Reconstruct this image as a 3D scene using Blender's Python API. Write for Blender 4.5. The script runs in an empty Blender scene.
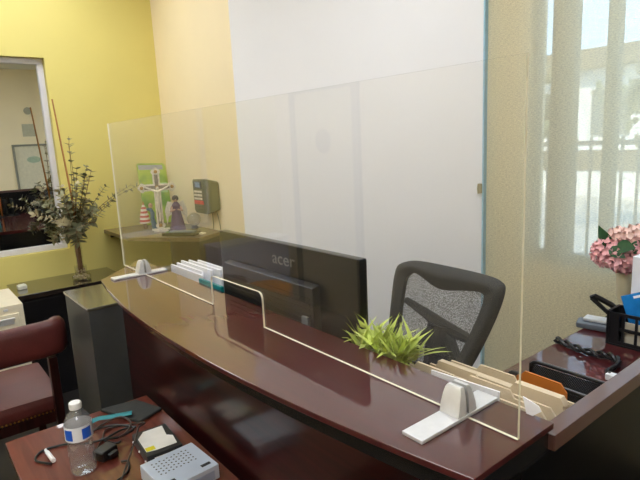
import bpy, bmesh, math, random
from mathutils import Vector, Matrix
random.seed(7)
PI = math.pi
sc = bpy.context.scene
COL = sc.collection

# ------------------------------------------------------------------ helpers
def lin(c):
    return tuple(((v / 255 + 0.055) / 1.055) ** 2.4 if v / 255 > 0.04045 else v / 255 / 12.92 for v in c)

MATS = {}
def pm(name, rgb, rough=0.5, metal=0.0, coat=0.0, var=0.06, scale=25.0, bump=0.0, spec=0.5, trans=0.0, bscale=None, sub=0.0, coat_rough=0.03):
    """procedural principled material: base colour broken up by noise, optional bump"""
    if name in MATS: return MATS[name]
    m = bpy.data.materials.new(name); m.use_nodes = True
    nt = m.node_tree; b = nt.nodes['Principled BSDF']
    c = lin(rgb)
    tc = nt.nodes.new('ShaderNodeTexCoord')
    nz = nt.nodes.new('ShaderNodeTexNoise'); nz.inputs['Scale'].default_value = scale; nz.inputs['Detail'].default_value = 4
    nt.links.new(tc.outputs['Object'], nz.inputs['Vector'])
    rp = nt.nodes.new('ShaderNodeValToRGB')
    rp.color_ramp.elements[0].position = 0.3; rp.color_ramp.elements[1].position = 0.7
    rp.color_ramp.elements[0].color = tuple(max(0, v * (1 - var)) for v in c) + (1,)
    rp.color_ramp.elements[1].color = tuple(min(1, v * (1 + var)) for v in c) + (1,)
    nt.links.new(nz.outputs['Fac'], rp.inputs['Fac']); nt.links.new(rp.outputs['Color'], b.inputs['Base Color'])
    b.inputs['Roughness'].default_value = rough; b.inputs['Metallic'].default_value = metal
    b.inputs['Coat Weight'].default_value = coat; b.inputs['Coat Roughness'].default_value = coat_rough
    b.inputs['Specular IOR Level'].default_value = spec
    b.inputs['Transmission Weight'].default_value = trans
    if bump:
        n2 = nt.nodes.new('ShaderNodeTexNoise'); n2.inputs['Scale'].default_value = bscale or scale * 6; n2.inputs['Detail'].default_value = 3
        nt.links.new(tc.outputs['Object'], n2.inputs['Vector'])
        bp = nt.nodes.new('ShaderNodeBump'); bp.inputs['Strength'].default_value = bump; bp.inputs['Distance'].default_value = 0.002
        nt.links.new(n2.outputs['Fac'], bp.inputs['Height']); nt.links.new(bp.outputs['Normal'], b.inputs['Normal'])
    MATS[name] = m
    return m

def wood(name, dark, light, rough=0.3, coat=1.0, stretch=(2, 40, 40), coat_ior=1.5, crough=0.02):
    m = bpy.data.materials.new(name); m.use_nodes = True
    nt = m.node_tree; b = nt.nodes['Principled BSDF']
    tc = nt.nodes.new('ShaderNodeTexCoord'); mp = nt.nodes.new('ShaderNodeMapping'); mp.inputs['Scale'].default_value = stretch
    nz = nt.nodes.new('ShaderNodeTexNoise'); nz.inputs['Scale'].default_value = 1.5; nz.inputs['Detail'].default_value = 6; nz.inputs['Distortion'].default_value = 0.6
    rp = nt.nodes.new('ShaderNodeValToRGB'); rp.color_ramp.elements[0].position = 0.35; rp.color_ramp.elements[1].position = 0.68
    rp.color_ramp.elements[0].color = lin(dark) + (1,); rp.color_ramp.elements[1].color = lin(light) + (1,)
    nt.links.new(tc.outputs['Object'], mp.inputs['Vector']); nt.links.new(mp.outputs['Vector'], nz.inputs['Vector'])
    nt.links.new(nz.outputs['Fac'], rp.inputs['Fac']); nt.links.new(rp.outputs['Color'], b.inputs['Base Color'])
    b.inputs['Roughness'].default_value = rough; b.inputs['Coat Weight'].default_value = coat
    b.inputs['Coat Roughness'].default_value = crough; b.inputs['Coat IOR'].default_value = coat_ior; b.inputs['Specular IOR Level'].default_value = 0.15
    MATS[name] = m
    return m

def clear(name, tint, refl=0.04, dens=0.0, dcol=(1, 1, 1)):
    """clear sheet or thin-walled vessel: see-through with a Schlick mirror sheen; dens adds a little milky body"""
    m = bpy.data.materials.new(name); m.use_nodes = True
    nt = m.node_tree; nt.nodes.remove(nt.nodes['Principled BSDF']); out = nt.nodes['Material Output']
    t = nt.nodes.new('ShaderNodeBsdfTransparent'); t.inputs['Color'].default_value = tuple(tint) + (1,)
    g = nt.nodes.new('ShaderNodeBsdfGlossy'); g.inputs['Roughness'].default_value = 0.0
    lw = nt.nodes.new('ShaderNodeLayerWeight'); lw.inputs['Blend'].default_value = 0.5
    p = nt.nodes.new('ShaderNodeMath'); p.operation = 'POWER'; p.inputs[1].default_value = 5
    nt.links.new(lw.outputs['Facing'], p.inputs[0])
    ma = nt.nodes.new('ShaderNodeMath'); ma.operation = 'MULTIPLY_ADD'; ma.inputs[1].default_value = 1 - refl; ma.inputs[2].default_value = refl
    nt.links.new(p.outputs[0], ma.inputs[0])
    mx = nt.nodes.new('ShaderNodeMixShader'); nt.links.new(ma.outputs[0], mx.inputs['Fac']); nt.links.new(g.outputs[0], mx.inputs[2])
    if dens:
        d = nt.nodes.new('ShaderNodeBsdfDiffuse'); d.inputs['Color'].default_value = tuple(dcol) + (1,)
        m2 = nt.nodes.new('ShaderNodeMixShader'); m2.inputs['Fac'].default_value = dens
        nt.links.new(t.outputs[0], m2.inputs[1]); nt.links.new(d.outputs[0], m2.inputs[2]); nt.links.new(m2.outputs[0], mx.inputs[1])
    else:
        nt.links.new(t.outputs[0], mx.inputs[1])
    nt.links.new(mx.outputs[0], out.inputs['Surface'])
    MATS[name] = m
    return m

def emit(name, rgb, s):
    m = bpy.data.materials.new(name); m.use_nodes = True
    nt = m.node_tree; nt.nodes.remove(nt.nodes['Principled BSDF'])
    e = nt.nodes.new('ShaderNodeEmission'); e.inputs['Color'].default_value = tuple(rgb) + (1,); e.inputs['Strength'].default_value = s
    nt.links.new(e.outputs[0], nt.nodes['Material Output'].inputs['Surface'])
    MATS[name] = m
    return m

def sharpen(bm, ang=35):
    a = math.radians(ang)
    for f in bm.faces: f.smooth = True
    for e in bm.edges:
        if len(e.link_faces) == 2:
            e.smooth = e.calc_face_angle(0) < a
        else: e.smooth = True

def obj(name, bm, mats, parent=None, loc=(0, 0, 0), rotz=0, ang=35, recalc=True):
    if recalc: bmesh.ops.recalc_face_normals(bm, faces=bm.faces)
    sharpen(bm, ang)
    me = bpy.data.meshes.new(name); bm.to_mesh(me); bm.free()
    for m in (mats if isinstance(mats, (list, tuple)) else [mats]): me.materials.append(m)
    o = bpy.data.objects.new(name, me); COL.objects.link(o)
    if parent is not None: o.parent = parent
    o.location = loc; o.rotation_euler = (0, 0, rotz)
    if recalc:
        wn = o.modifiers.new('weighted_normals', 'WEIGHTED_NORMAL'); wn.mode = 'FACE_AREA'; wn.weight = 80; wn.keep_sharp = True
    return o

def wobj(name, bm, mats, root, **k):
    """geometry given in room coordinates, hung under root"""
    M = (Matrix.Translation(root.location) @ root.rotation_euler.to_matrix().to_4x4()).inverted()
    bm.transform(M)
    return obj(name, bm, mats, root, **k)

def tag(o, label=None, cat=None, group=None, kind=None):
    if label: o['label'] = label
    if cat: o['category'] = cat
    if group: o['group'] = group
    if kind: o['kind'] = kind
    return o

def thing(name, label, cat, loc=(0, 0, 0), rotz=0, group=None):
    o = bpy.data.objects.new(name, None); COL.objects.link(o)
    o.location = loc; o.rotation_euler = (0, 0, rotz); o.empty_display_size = 0.05
    return tag(o, label, cat, group)

def solo(name, bm, mats, label, cat, group=None, ang=35):
    """a thing of one mesh given in room coordinates: its origin goes to the centre of its base"""
    xs = [v.co for v in bm.verts]
    c = Vector(((min(v.x for v in xs) + max(v.x for v in xs)) / 2, (min(v.y for v in xs) + max(v.y for v in xs)) / 2, min(v.z for v in xs)))
    bm.transform(Matrix.Translation(-c))
    return tag(obj(name, bm, mats, None, loc=c, ang=ang), label, cat, group)

def struct(name, bm, m, parent=None):
    o = obj(name, bm, m, parent)
    if parent is None: o['kind'] = 'structure'
    return o

def NB(): return bmesh.new()

def xf(bm, verts, M):
    bmesh.ops.transform(bm, matrix=M, verts=verts)

def box(bm, a, b, bev=0.0, M=None, seg=2, mi=0):
    t = bmesh.new()
    vs = [t.verts.new((x, y, z)) for z in (a[2], b[2]) for y in (a[1], b[1]) for x in (a[0], b[0])]
    for f in ((0, 2, 3, 1), (4, 5, 7, 6), (0, 1, 5, 4), (1, 3, 7, 5), (3, 2, 6, 7), (2, 0, 4, 6)):
        t.faces.new([vs[i] for i in f])
    if bev: bmesh.ops.bevel(t, geom=list(t.edges), offset=bev, segments=seg, profile=0.5, affect='EDGES')
    merge(bm, t, M, mi)

def merge(bm, t, M=None, mi=0):
    if M is not None: t.transform(M)
    vm = {}
    for v in t.verts: vm[v] = bm.verts.new(v.co)
    for f in t.faces:
        try:
            nf = bm.faces.new([vm[v] for v in f.verts]); nf.material_index = mi
        except ValueError: pass
    t.free()

def prism(bm, pts, axis, a, b, bev=0.0, M=None, mi=0):
    """polygon pts (2D) extruded along axis from a to b"""
    t = bmesh.new()
    def p(q, h):
        return {'z': (q[0], q[1], h), 'y': (q[0], h, q[1]), 'x': (h, q[0], q[1])}[axis]
    lo = [t.verts.new(p(q, a)) for q in pts]; hi = [t.verts.new(p(q, b)) for q in pts]
    t.faces.new(lo[::-1]); t.faces.new(hi)
    n = len(pts)
    for i in range(n): t.faces.new([lo[i], lo[(i + 1) % n], hi[(i + 1) % n], hi[i]])
    bmesh.ops.recalc_face_normals(t, faces=t.faces)
    if bev:
        es = [e for e in t.edges if e.calc_face_angle(0) > 0.5]
        bmesh.ops.bevel(t, geom=es, offset=bev, segments=2, profile=0.5, affect='EDGES')
    merge(bm, t, M, mi)

def tube(bm, pts, r, n=8, closed=False, M=None, mi=0, flat=1.0):
    """round bar along pts; r a number or a list"""
    P = [Vector(p) for p in pts]; N = len(P)
    R = r if isinstance(r, (list, tuple)) else [r] * N
    t = bmesh.new(); rings = []
    up = None
    for i in range(N):
        if closed: d = P[(i + 1) % N] - P[i - 1]
        else: d = P[min(i + 1, N - 1)] - P[max(i - 1, 0)]
        d.normalize()
        if up is None:
            up = Vector((0, 0, 1)) if abs(d.z) < 0.9 else Vector((1, 0, 0))
        s = d.cross(up)
        if s.length < 1e-6: s = d.orthogonal()
        s.normalize(); u = s.cross(d).normalized(); up = u
        rings.append([t.verts.new(P[i] + R[i] * (math.cos(2 * PI * k / n) * s + flat * math.sin(2 * PI * k / n) * u)) for k in range(n)])
    for i in range(N if closed else N - 1):
        A = rings[i]; B = rings[(i + 1) % N]
        for k in range(n): t.faces.new([A[k], A[(k + 1) % n], B[(k + 1) % n], B[k]])
    if not closed:
        t.faces.new(rings[0][::-1]); t.faces.new(rings[-1])
    merge(bm, t, M, mi)

def lathe(bm, prof, n=24, c=(0, 0, 0), M=None, cap=True, mi=0, sx=1.0, sy=1.0):
    t = bmesh.new(); rings = []
    for r, z in prof:
        rings.append([t.verts.new((c[0] + sx * r * math.cos(2 * PI * k / n), c[1] + sy * r * math.sin(2 * PI * k / n), c[2] + z)) for k in range(n)])
    for A, B in zip(rings, rings[1:]):
        for k in range(n): t.faces.new([A[k], A[(k + 1) % n], B[(k + 1) % n], B[k]])
    if cap:
        if prof[0][0] > 1e-4: t.faces.new(rings[0][::-1])
        if prof[-1][0] > 1e-4: t.faces.new(rings[-1])
    bmesh.ops.remove_doubles(t, verts=t.verts, dist=1e-5)
    merge(bm, t, M, mi)

def ball(bm, c, r, sc_=(1, 1, 1), sub=2, M=None, mi=0):
    t = bmesh.new(); bmesh.ops.create_icosphere(t, subdivisions=sub, radius=r)
    t.transform(Matrix.Translation(c) @ Matrix.Diagonal((*sc_, 1)))
    merge(bm, t, M, mi)

def smooth_path(pts, k=6, closed=False):
    """Catmull-Rom through pts"""
    P = [Vector(p) for p in pts]; n = len(P); out = []
    for i in range(n if closed else n - 1):
        if closed: a, b, c, d = P[i - 1], P[i], P[(i + 1) % n], P[(i + 2) % n]
        else: a, b, c, d = P[max(i - 1, 0)], P[i], P[i + 1], P[min(i + 2, n - 1)]
        for j in range(k):
            t = j / k
            out.append(0.5 * ((2 * b) + (c - a) * t + (2 * a - 5 * b + 4 * c - d) * t * t + (3 * b - a - 3 * c + d) * t ** 3))
    if not closed: out.append(P[-1])
    return out

def leaf(bm, base, d, up, L, W, bend=0.2, mi=0, segs=4):
    """one leaf blade: a tapered strip of quads that curls"""
    d = Vector(d).normalized(); up = Vector(up); s = d.cross(up)
    if s.length < 1e-4: s = d.orthogonal()
    s.normalize(); u = s.cross(d).normalized()
    prev = None
    for i in range(segs + 1):
        t = i / segs
        c = Vector(base) + d * (L * t) + u * (-bend * L * t * t)
        w = W * math.sin(PI * min(0.98, 0.08 + 0.92 * t) ** 0.8) * 0.5
        q = [bm.verts.new(c - s * w), bm.verts.new(c + u * w * -0.25), bm.verts.new(c + s * w)]
        if prev:
            for k in range(2):
                f = bm.faces.new([prev[k], prev[k + 1], q[k + 1], q[k]]); f.material_index = mi
        prev = q

def text_bm(s, size, extrude=0.0004):
    cu = bpy.data.curves.new('lettering', 'FONT'); cu.body = s; cu.size = size; cu.extrude = extrude
    o = bpy.data.objects.new('lettering_source', cu); COL.objects.link(o)
    dg = bpy.context.evaluated_depsgraph_get(); dg.update()
    me = bpy.data.meshes.new_from_object(o.evaluated_get(dg))
    bm = bmesh.new(); bm.from_mesh(me)
    bpy.data.objects.remove(o); bpy.data.curves.remove(cu); bpy.data.meshes.remove(me)
    return bm

def Rz(a): return Matrix.Rotation(a, 4, 'Z')
def T(*p): return Matrix.Translation(p)

# ------------------------------------------------------------------ materials
M_green = pm('green_wall_paint', (222, 208, 122), 0.6, var=0.02, scale=3, bump=0.15, bscale=220)
M_beige = pm('cream_wall_paint', (244, 228, 192), 0.6, var=0.02, scale=3, bump=0.15, bscale=220)
M_white = pm('white_wall_paint', (240, 239, 240), 0.55, var=0.01, scale=3, bump=0.1, bscale=220)
M_ceil = pm('ceiling_paint', (225, 222, 212), 0.8, var=0.02, scale=5)
M_floor = pm('dark_floor_tile', (40, 37, 35), 0.35, var=0.25, scale=6)
M_trimw = pm('white_window_frame', (214, 212, 218), 0.4, var=0.02)
M_maho = wood('mahogany_veneer', (68, 20, 22), (74, 21, 23), 0.4, 1.0, (2, 30, 30), 1.9)
M_mahov = wood('mahogany_panel', (34, 8, 9), (54, 14, 14), 0.4, 0.8, (2, 2, 25), 1.5, 0.14)
M_black = pm('black_laminate', (24, 22, 23), 0.22, coat=0.6, var=0.1)
M_gray = pm('charcoal_laminate', (66, 67, 66), 0.5, spec=0.3, coat=0.08, var=0.06)
M_credtop = pm('credenza_top_laminate', (38, 30, 26), 0.2, coat=1.0, var=0.08)
M_blackpl = pm('black_plastic', (26, 26, 27), 0.35, var=0.08, bump=0.1, bscale=400)
M_monitor = pm('black_gloss_plastic', (15, 15, 16), 0.28, var=0.05)
M_metal = pm('brushed_aluminium', (222, 222, 222), 0.38, metal=0.45, var=0.05, scale=60)
M_leather = pm('burgundy_leather', (86, 37, 34), 0.42, var=0.22, scale=9, bump=0.35, bscale=160, spec=0.4)
M_brass = pm('brass_nail', (196, 150, 80), 0.3, metal=1.0)
M_darkwood = wood('dark_cherry_frame', (30, 11, 10), (50, 19, 16), 0.4, 0.2, (30, 30, 3))
M_paper = pm('white_paper', (238, 238, 242), 0.7, var=0.02)
M_manila = pm('manila_card', (208, 190, 160), 0.7, var=0.05)
M_orange = pm('orange_card', (196, 112, 34), 0.6)
M_teal = pm('teal_plastic', (0, 128, 136), 0.45)
M_acr = clear('clear_acrylic', (0.99, 0.99, 0.985), 0.04)
M_acredge = pm('painted_edge_glow', (240, 234, 208), 0.6, var=0.02)  # cream base colour imitates light piped to the sheet's edges
M_glass = clear('vase_glass', (0.93, 0.93, 0.9), 0.08)
M_pet = clear('clear_bottle_plastic', (0.93, 0.94, 0.95), 0.10, 0.10, (0.85, 0.87, 0.9))
M_water = clear('water', (0.95, 0.96, 0.97), 0.03)
M_cap = pm('white_cap', (240, 240, 240), 0.4)
M_labelw = pm('bottle_label_film', (240, 242, 248), 0.35)
M_blue = pm('blue_print', (34, 96, 214), 0.4)
M_file = pm('almond_steel', (232, 222, 196), 0.45, var=0.03, bump=0.08)
M_fileslot = pm('dark_gap', (60, 54, 46), 0.7)
M_leafe = pm('eucalyptus_leaf', (130, 130, 98), 0.55, var=0.35, scale=14)
M_leafe2 = pm('dried_leaf', (168, 158, 124), 0.6, var=0.3, scale=14)
M_stem = pm('brown_twig', (118, 82, 46), 0.7, var=0.2)
M_stones = pm('river_stones', (188, 170, 128), 0.5, var=0.35, scale=60)
M_grass = pm('artificial_grass', (196, 210, 104), 0.5, var=0.3, scale=30)
M_pink = pm('pink_petal', (230, 172, 174), 0.65, var=0.18, scale=40)
M_pinkl = pm('pale_pink_petal', (240, 206, 196), 0.65, var=0.12, scale=40)
M_leafg = pm('dark_green_leaf', (36, 78, 40), 0.5, var=0.25, scale=40)
M_ceramic = pm('cream_ceramic', (222, 212, 178), 0.35, coat=0.4, var=0.03)
M_clock = pm('olive_grey_plastic', (112, 110, 78), 0.5, var=0.04, bump=0.1, bscale=500)
M_lcd = pm('lcd_screen', (140, 160, 186), 0.2)
M_red = pm('red_keys', (222, 84, 66), 0.5)
M_cream = pm('cream_keys', (226, 216, 192), 0.5)
M_silver = pm('antique_silver', (226, 218, 194), 0.4, metal=0.25, var=0.2, scale=80, bump=0.4, bscale=300)
M_darkmetal = pm('dark_pewter', (58, 50, 46), 0.4, metal=0.5, var=0.3, scale=60)
M_gold = pm('gold_boss', (184, 140, 60), 0.3, metal=0.9)
M_purple = pm('purple_robe', (92, 66, 84), 0.6, var=0.25, scale=50)
M_bluefig = pm('teal_blue_glaze', (40, 92, 120), 0.3, coat=0.5, var=0.2, scale=40)
M_skin = pm('painted_skin', (190, 150, 120), 0.6)
M_hdd = pm('drive_casting', (66, 66, 66), 0.4, metal=0.6, var=0.12, bump=0.1)
M_hddl = pm('drive_label', (240, 236, 226), 0.6)
M_yellow = pm('yellow_sticker', (228, 214, 40), 0.5)
M_steel = pm('zinc_steel', (204, 214, 228), 0.4, metal=0.2, var=0.06, scale=12)
M_fabric = pm('charcoal_cloth', (52, 53, 50), 0.85, var=0.12, scale=60, bump=0.3, bscale=500)
M_cable = pm('black_cable', (20, 18, 18), 0.4)
M_reed = pm('tan_reed', (176, 122, 66), 0.6)
M_cable2 = pm('brown_grey_cable', (66, 54, 48), 0.45)
M_greycable = pm('grey_cord', (120, 112, 92), 0.5)
M_punch = pm('slate_plastic', (98, 104, 112), 0.4, var=0.06)
M_bluebag = pm('blue_packet', (30, 120, 190), 0.25, coat=0.6, var=0.35, scale=12)
M_daygap = pm('painted_daylight_gap', (160, 196, 216), 0.5)
M_concrete = pm('concrete', (196, 190, 176), 0.9, var=0.12, scale=1.5)
M_stucco = pm('white_stucco', (236, 230, 218), 0.9, var=0.1, scale=2)
M_roof = pm('brown_roof', (120, 106, 84), 0.9, var=0.15)
M_iron = pm('grey_iron', (96, 94, 88), 0.6)
M_orangefab = pm('orange_vinyl', (232, 150, 20), 0.5, var=0.06)
M_slategrey = pm('slate_blue_carpet', (122, 124, 142), 0.9, var=0.1, scale=120)

# ------------------------------------------------------------------ camera
f_px = 530.844
cam = bpy.data.cameras.new('camera'); co = bpy.data.objects.new('camera', cam); COL.objects.link(co)
yaw, pitch, roll = math.radians(51.68337), math.radians(10.64498), math.radians(-2.72895)
fw = Vector((-math.sin(yaw) * math.cos(pitch), math.cos(yaw) * math.cos(pitch), -math.sin(pitch)))
rt = Vector((math.cos(yaw), math.sin(yaw), 0)); up = rt.cross(fw)
r2 = math.cos(roll) * rt + math.sin(roll) * up; u2 = -math.sin(roll) * rt + math.cos(roll) * up
R = Matrix((r2, u2, -fw)).transposed()
co.matrix_world = Matrix.Translation((1.85835, -0.58826, 1.47)) @ R.to_4x4()
cam.sensor_fit = 'HORIZONTAL'; cam.sensor_width = 36; cam.lens = f_px / 640 * 36
cam.clip_start = 0.02; cam.clip_end = 200
sc.camera = co

# ------------------------------------------------------------------ room shell
XG, YB, YS = -1.938, 1.0, 1.80          # green wall, cream wall, window wall
XR, YL, HC = 3.6, -2.0, 2.75
b = NB(); box(b, (XG - 0.2, YL - 0.2, -0.1), (XR + 0.2, 2.0, 0)); struct('floor', b, M_floor)
b = NB(); box(b, (XG - 0.2, YL - 0.2, HC), (XR + 0.2, 2.0, HC + 0.1)); struct('ceiling', b, M_ceil)
# green wall with a recessed window opening
WY0, WY1, WZ0, WZ1 = -1.35, 0.268, 0.835, 2.06
b = NB()
box(b, (XG - 0.16, YL, 0), (XG, WY0, HC)); box(b, (XG - 0.16, WY1, 0), (XG, YB + 0.05, HC))
box(b, (XG - 0.16, WY0, 0), (XG, WY1, WZ0)); box(b, (XG - 0.16, WY0, WZ1), (XG, WY1, HC))
struct('wall_left', b, M_green)
# cream wall then the white wall running back to the window
XC, XW = -0.868, 0.257
b = NB(); box(b, (XG, YB, 0), (XC, YB + 0.12, HC)); struct('wall_back', b, M_beige)
b = NB(); prism(b, [(XC, YB), (XW, 1.75), (XW, 2.0), (XC - 0.02, 1.12)], 'z', 0, HC); struct('wall_centre', b, M_white)
# window wall
OX0, OX1, OZ0, OZ1 = 0.47, 3.1, 0.84, 2.5
b = NB()
box(b, (XW, YS, 0), (OX0, YS + 0.15, HC)); box(b, (OX1, YS, 0), (XR, YS + 0.15, HC))
box(b, (OX0, YS, 0), (OX1, YS + 0.15, OZ0)); box(b, (OX0, YS, OZ1), (OX1, YS + 0.15, HC))
struct('wall_window', b, M_beige)
b = NB(); box(b, (XR, YL, 0), (XR + 0.12, YS + 0.15, HC)); struct('wall_right', b, M_beige)
b = NB(); box(b, (XG - 0.16, YL - 0.12, 0), (XR + 0.12, YL, HC)); struct('wall_lobby', b, M_beige)
b = NB(); box(b, (XW + 0.001, 1.744, 0), (XW + 0.009, 1.80, HC)); struct('daylight_strip_1', b, M_daygap)  # pale blue strip painted in place of daylight showing past the shade

# reflective interior window in the green wall
w1 = thing('window_1', None, None, (XG - 0.06, (WY0 + WY1) / 2, WZ0)); w1['kind'] = 'structure'
b = NB(); fr = 0.035
for a, c in (((XG - 0.085, WY0, WZ0), (XG - 0.045, WY1, WZ0 + fr)), ((XG - 0.085, WY0, WZ1 - fr), (XG - 0.045, WY1, WZ1)),
             ((XG - 0.085, WY0, WZ0 + fr), (XG - 0.045, WY0 + fr, WZ1 - fr)), ((XG - 0.085, WY1 - fr, WZ0 + fr), (XG - 0.045, WY1, WZ1 - fr))):
    box(b, a, c, 0.004)
wobj('window_frame', b, M_trimw, w1)
mm = bpy.data.materials.new('reflective_glass'); mm.use_nodes = True
nt = mm.node_tree; nt.nodes.remove(nt.nodes['Principled BSDF'])
g = nt.nodes.new('ShaderNodeBsdfGlossy'); g.inputs['Roughness'].default_value = 0.0; g.inputs['Color'].default_value = (0.94, 0.95, 0.92, 1)
d = nt.nodes.new('ShaderNodeBsdfDiffuse'); d.inputs['Color'].default_value = (0.03, 0.035, 0.035, 1)
mx = nt.nodes.new('ShaderNodeMixShader'); mx.inputs['Fac'].default_value = 0.94
nt.links.new(d.outputs[0], mx.inputs[1]); nt.links.new(g.outputs[0], mx.inputs[2]); nt.links.new(mx.outputs[0], nt.nodes['Material Output'].inputs['Surface'])
b = NB(); box(b, (XG - 0.075, WY0 + fr, WZ0 + fr), (XG - 0.068, WY1 - fr, WZ1 - fr)); wobj('pane', b, mm, w1)

# big window behind the shade
w2 = thing('window_2', None, None, ((OX0 + OX1) / 2, YS + 0.06, OZ0)); w2['kind'] = 'structure'
b = NB()
for x0, x1 in ((OX0, 0.492), (0.56, 0.665), (0.80, 0.845), (1.62, 1.72), (2.36, 2.40), (OX1 - 0.03, OX1)):
    box(b, (x0, YS + 0.03, OZ0), (x1, YS + 0.09, OZ1), 0.003)
box(b, (OX0, YS + 0.031, OZ0), (OX1, YS + 0.089, OZ0 + 0.05), 0.003); box(b, (OX0, YS + 0.031, OZ1 - 0.05), (OX1, YS + 0.089, OZ1), 0.003)
wobj('window_frame', b, pm('bronze_frame', (120, 112, 92), 0.5), w2)
b = NB(); box(b, (OX0, YS + 0.055, OZ0), (OX1, YS + 0.061, OZ1)); wobj('pane', b, clear('window_glass', (0.96, 0.98, 0.98), 0.04), w2)

# woven roller shade
ms = bpy.data.materials.new('woven_shade_fabric'); ms.use_nodes = True
nt = ms.node_tree; nt.nodes.remove(nt.nodes['Principled BSDF'])
tc = nt.nodes.new('ShaderNodeTexCoord')
def nz_(scale, detail=2):
    mp = nt.nodes.new('ShaderNodeMapping'); mp.inputs['Scale'].default_value = scale
    n = nt.nodes.new('ShaderNodeTexNoise'); n.inputs['Scale'].default_value = 1; n.inputs['Detail'].default_value = detail
    nt.links.new(tc.outputs['Object'], mp.inputs['Vector']); nt.links.new(mp.outputs['Vector'], n.inputs['Vector'])
    return n
na = nz_((120, 1, 300)); nb = nz_((50, 1, 420))
ad = nt.nodes.new('ShaderNodeMath'); ad.operation = 'ADD'; nt.links.new(na.outputs['Fac'], ad.inputs[0]); nt.links.new(nb.outputs['Fac'], ad.inputs[1])
mr = nt.nodes.new('ShaderNodeMapRange'); mr.inputs['From Min'].default_value = 0.75; mr.inputs['From Max'].default_value = 1.25
mr.inputs['To Min'].default_value = 0.06; mr.inputs['To Max'].default_value = 0.42
nt.links.new(ad.outputs[0], mr.inputs['Value'])
cr = nt.nodes.new('ShaderNodeValToRGB'); cr.color_ramp.elements[0].color = lin((208, 203, 172)) + (1,); cr.color_ramp.elements[1].color = lin((238, 233, 208)) + (1,)
nt.links.new(nb.outputs['Fac'], cr.inputs['Fac'])
df = nt.nodes.new('ShaderNodeBsdfDiffuse'); tl = nt.nodes.new('ShaderNodeBsdfTranslucent'); tp = nt.nodes.new('ShaderNodeBsdfTransparent')
nt.links.new(cr.outputs[0], df.inputs['Color']); nt.links.new(cr.outputs[0], tl.inputs['Color'])
m1 = nt.nodes.new('ShaderNodeMixShader'); m1.inputs['Fac'].default_value = 0.3
nt.links.new(df.outputs[0], m1.inputs[1]); nt.links.new(tl.outputs[0], m1.inputs[2])
m2 = nt.nodes.new('ShaderNodeMixShader'); nt.links.new(mr.outputs[0], m2.inputs['Fac'])
nt.links.new(m1.outputs[0], m2.inputs[1]); nt.links.new(tp.outputs[0], m2.inputs[2]); nt.links.new(m2.outputs[0], nt.nodes['Material Output'].inputs['Surface'])
sh = thing('roller_shade', 'tall woven beige roller shade covering the window beside the white wall', 'roller shade', (1.5, 1.755, 0.055))
b = NB()
for y in (1.7552,):
    vs = [b.verts.new(p) for p in ((0.276, y, 0.08), (3.05, y, 0.08), (3.05, y, 2.66), (0.276, y, 2.66))]; b.faces.new(vs)
wobj('shade_fabric', b, ms, sh)
b = NB(); box(b, (0.276, 1.748, 0.055), (3.05, 1.763, 0.08), 0.004); wobj('bottom_bar', b, M_ceramic, sh)
b = NB(); tube(b, [(0.276, 1.757, 2.68), (3.05, 1.757, 2.68)], 0.028, 16); wobj('roller_tube', b, M_ceramic, sh)
b = NB(); box(b, (0.245, 1.722, 1.165), (0.262, 1.742, 1.215), 0.003); tube(b, [(0.253, 1.72, 1.165), (0.253, 1.715, 1.19), (0.253, 1.72, 1.215)], 0.004)
wobj('chain_clip', b, pm('bead_chain_clip', (170, 160, 128), 0.4), sh)

# ceiling light panels, unseen, added and placed to brighten office and lobby
lm = emit('added_lamp_diffuser', (0.95, 0.985, 1.045), 9.0)
lm2 = emit('lobby_fill_diffuser', (0.95, 0.985, 1.045), 9.5)
for i, (x, y, near, h) in enumerate([(-1.27, 0.16, 1, 0.38), (0.75, 0.7, 1, 0.62), (-1.0, -1.2, 0, 0.62), (1.1, -1.15, 0, 0.62), (2.8, -1.0, 0, 0.62)]):
    t = thing('added_ceiling_light', 'unseen ceiling lamp panel added to light the room', 'added ceiling light', (x, y, HC - 0.02), group='added ceiling lamp panels')
    b = NB()
    for a, c in (((-h, -0.32, 0), (h, -0.29, 0.02)), ((-h, 0.29, 0), (h, 0.32, 0.02)), ((-h, -0.29, 0), (0.03 - h, 0.29, 0.02)), ((h - 0.03, -0.29, 0), (h, 0.29, 0.02))): box(b, a, c)
    obj('added_lamp_frame', b, M_trimw, t)
    b = NB(); box(b, (0.03 - h, -0.29, 0.005), (h - 0.03, 0.29, 0.018)); obj('added_lamp_diffuser', b, lm if near else lm2, t)

# ------------------------------------------------------------------ reception desk
desk = thing('reception_desk', 'glossy mahogany reception desk with bowed counter top and black sides', 'reception desk', (0.7, 0.3, 0))
ZC = 1.07
def front_y(x):
    t = (x - 0.838) / 0.685
    return -0.118 + (-0.006) * (-t) * -1 * 0 - 0.063 * (1 - t * t) + (0.008 * t if True else 0)
front = [(0.153 + (1.523 - 0.153) * i / 40, 0) for i in range(41)]
front = [(x, front_y(x)) for x, _ in front]
outline = front + [(1.523, 0.075), (-0.075, 0.078), (0.0, 0.02)]
b = NB(); prism(b, outline, 'z', ZC - 0.010, ZC, 0.0015)
wobj('countertop', b, M_maho, desk)
inset = [(0.838 + (x - 0.838) * 0.99, y * 0.86 if y < 0 else y * 0.98) for x, y in outline]
b = NB(); prism(b, inset, 'z', ZC - 0.045, ZC - 0.0105); wobj('edge_moulding', b, M_black, desk)
b = NB(); box(b, (-0.12, 0.012, 0), (1.497, 0.034, ZC - 0.046)); wobj('front_panel', b, M_mahov, desk)
b = NB(); box(b, (1.498, 0.0, 0), (1.519, 1.70, 1.024), 0.002); wobj('side_panel', b, wood('dark_glossy_panel', (10, 9, 10), (16, 13, 14), 0.3, 0.12, (20, 2, 20), 1.4, 0.1), desk)
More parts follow.
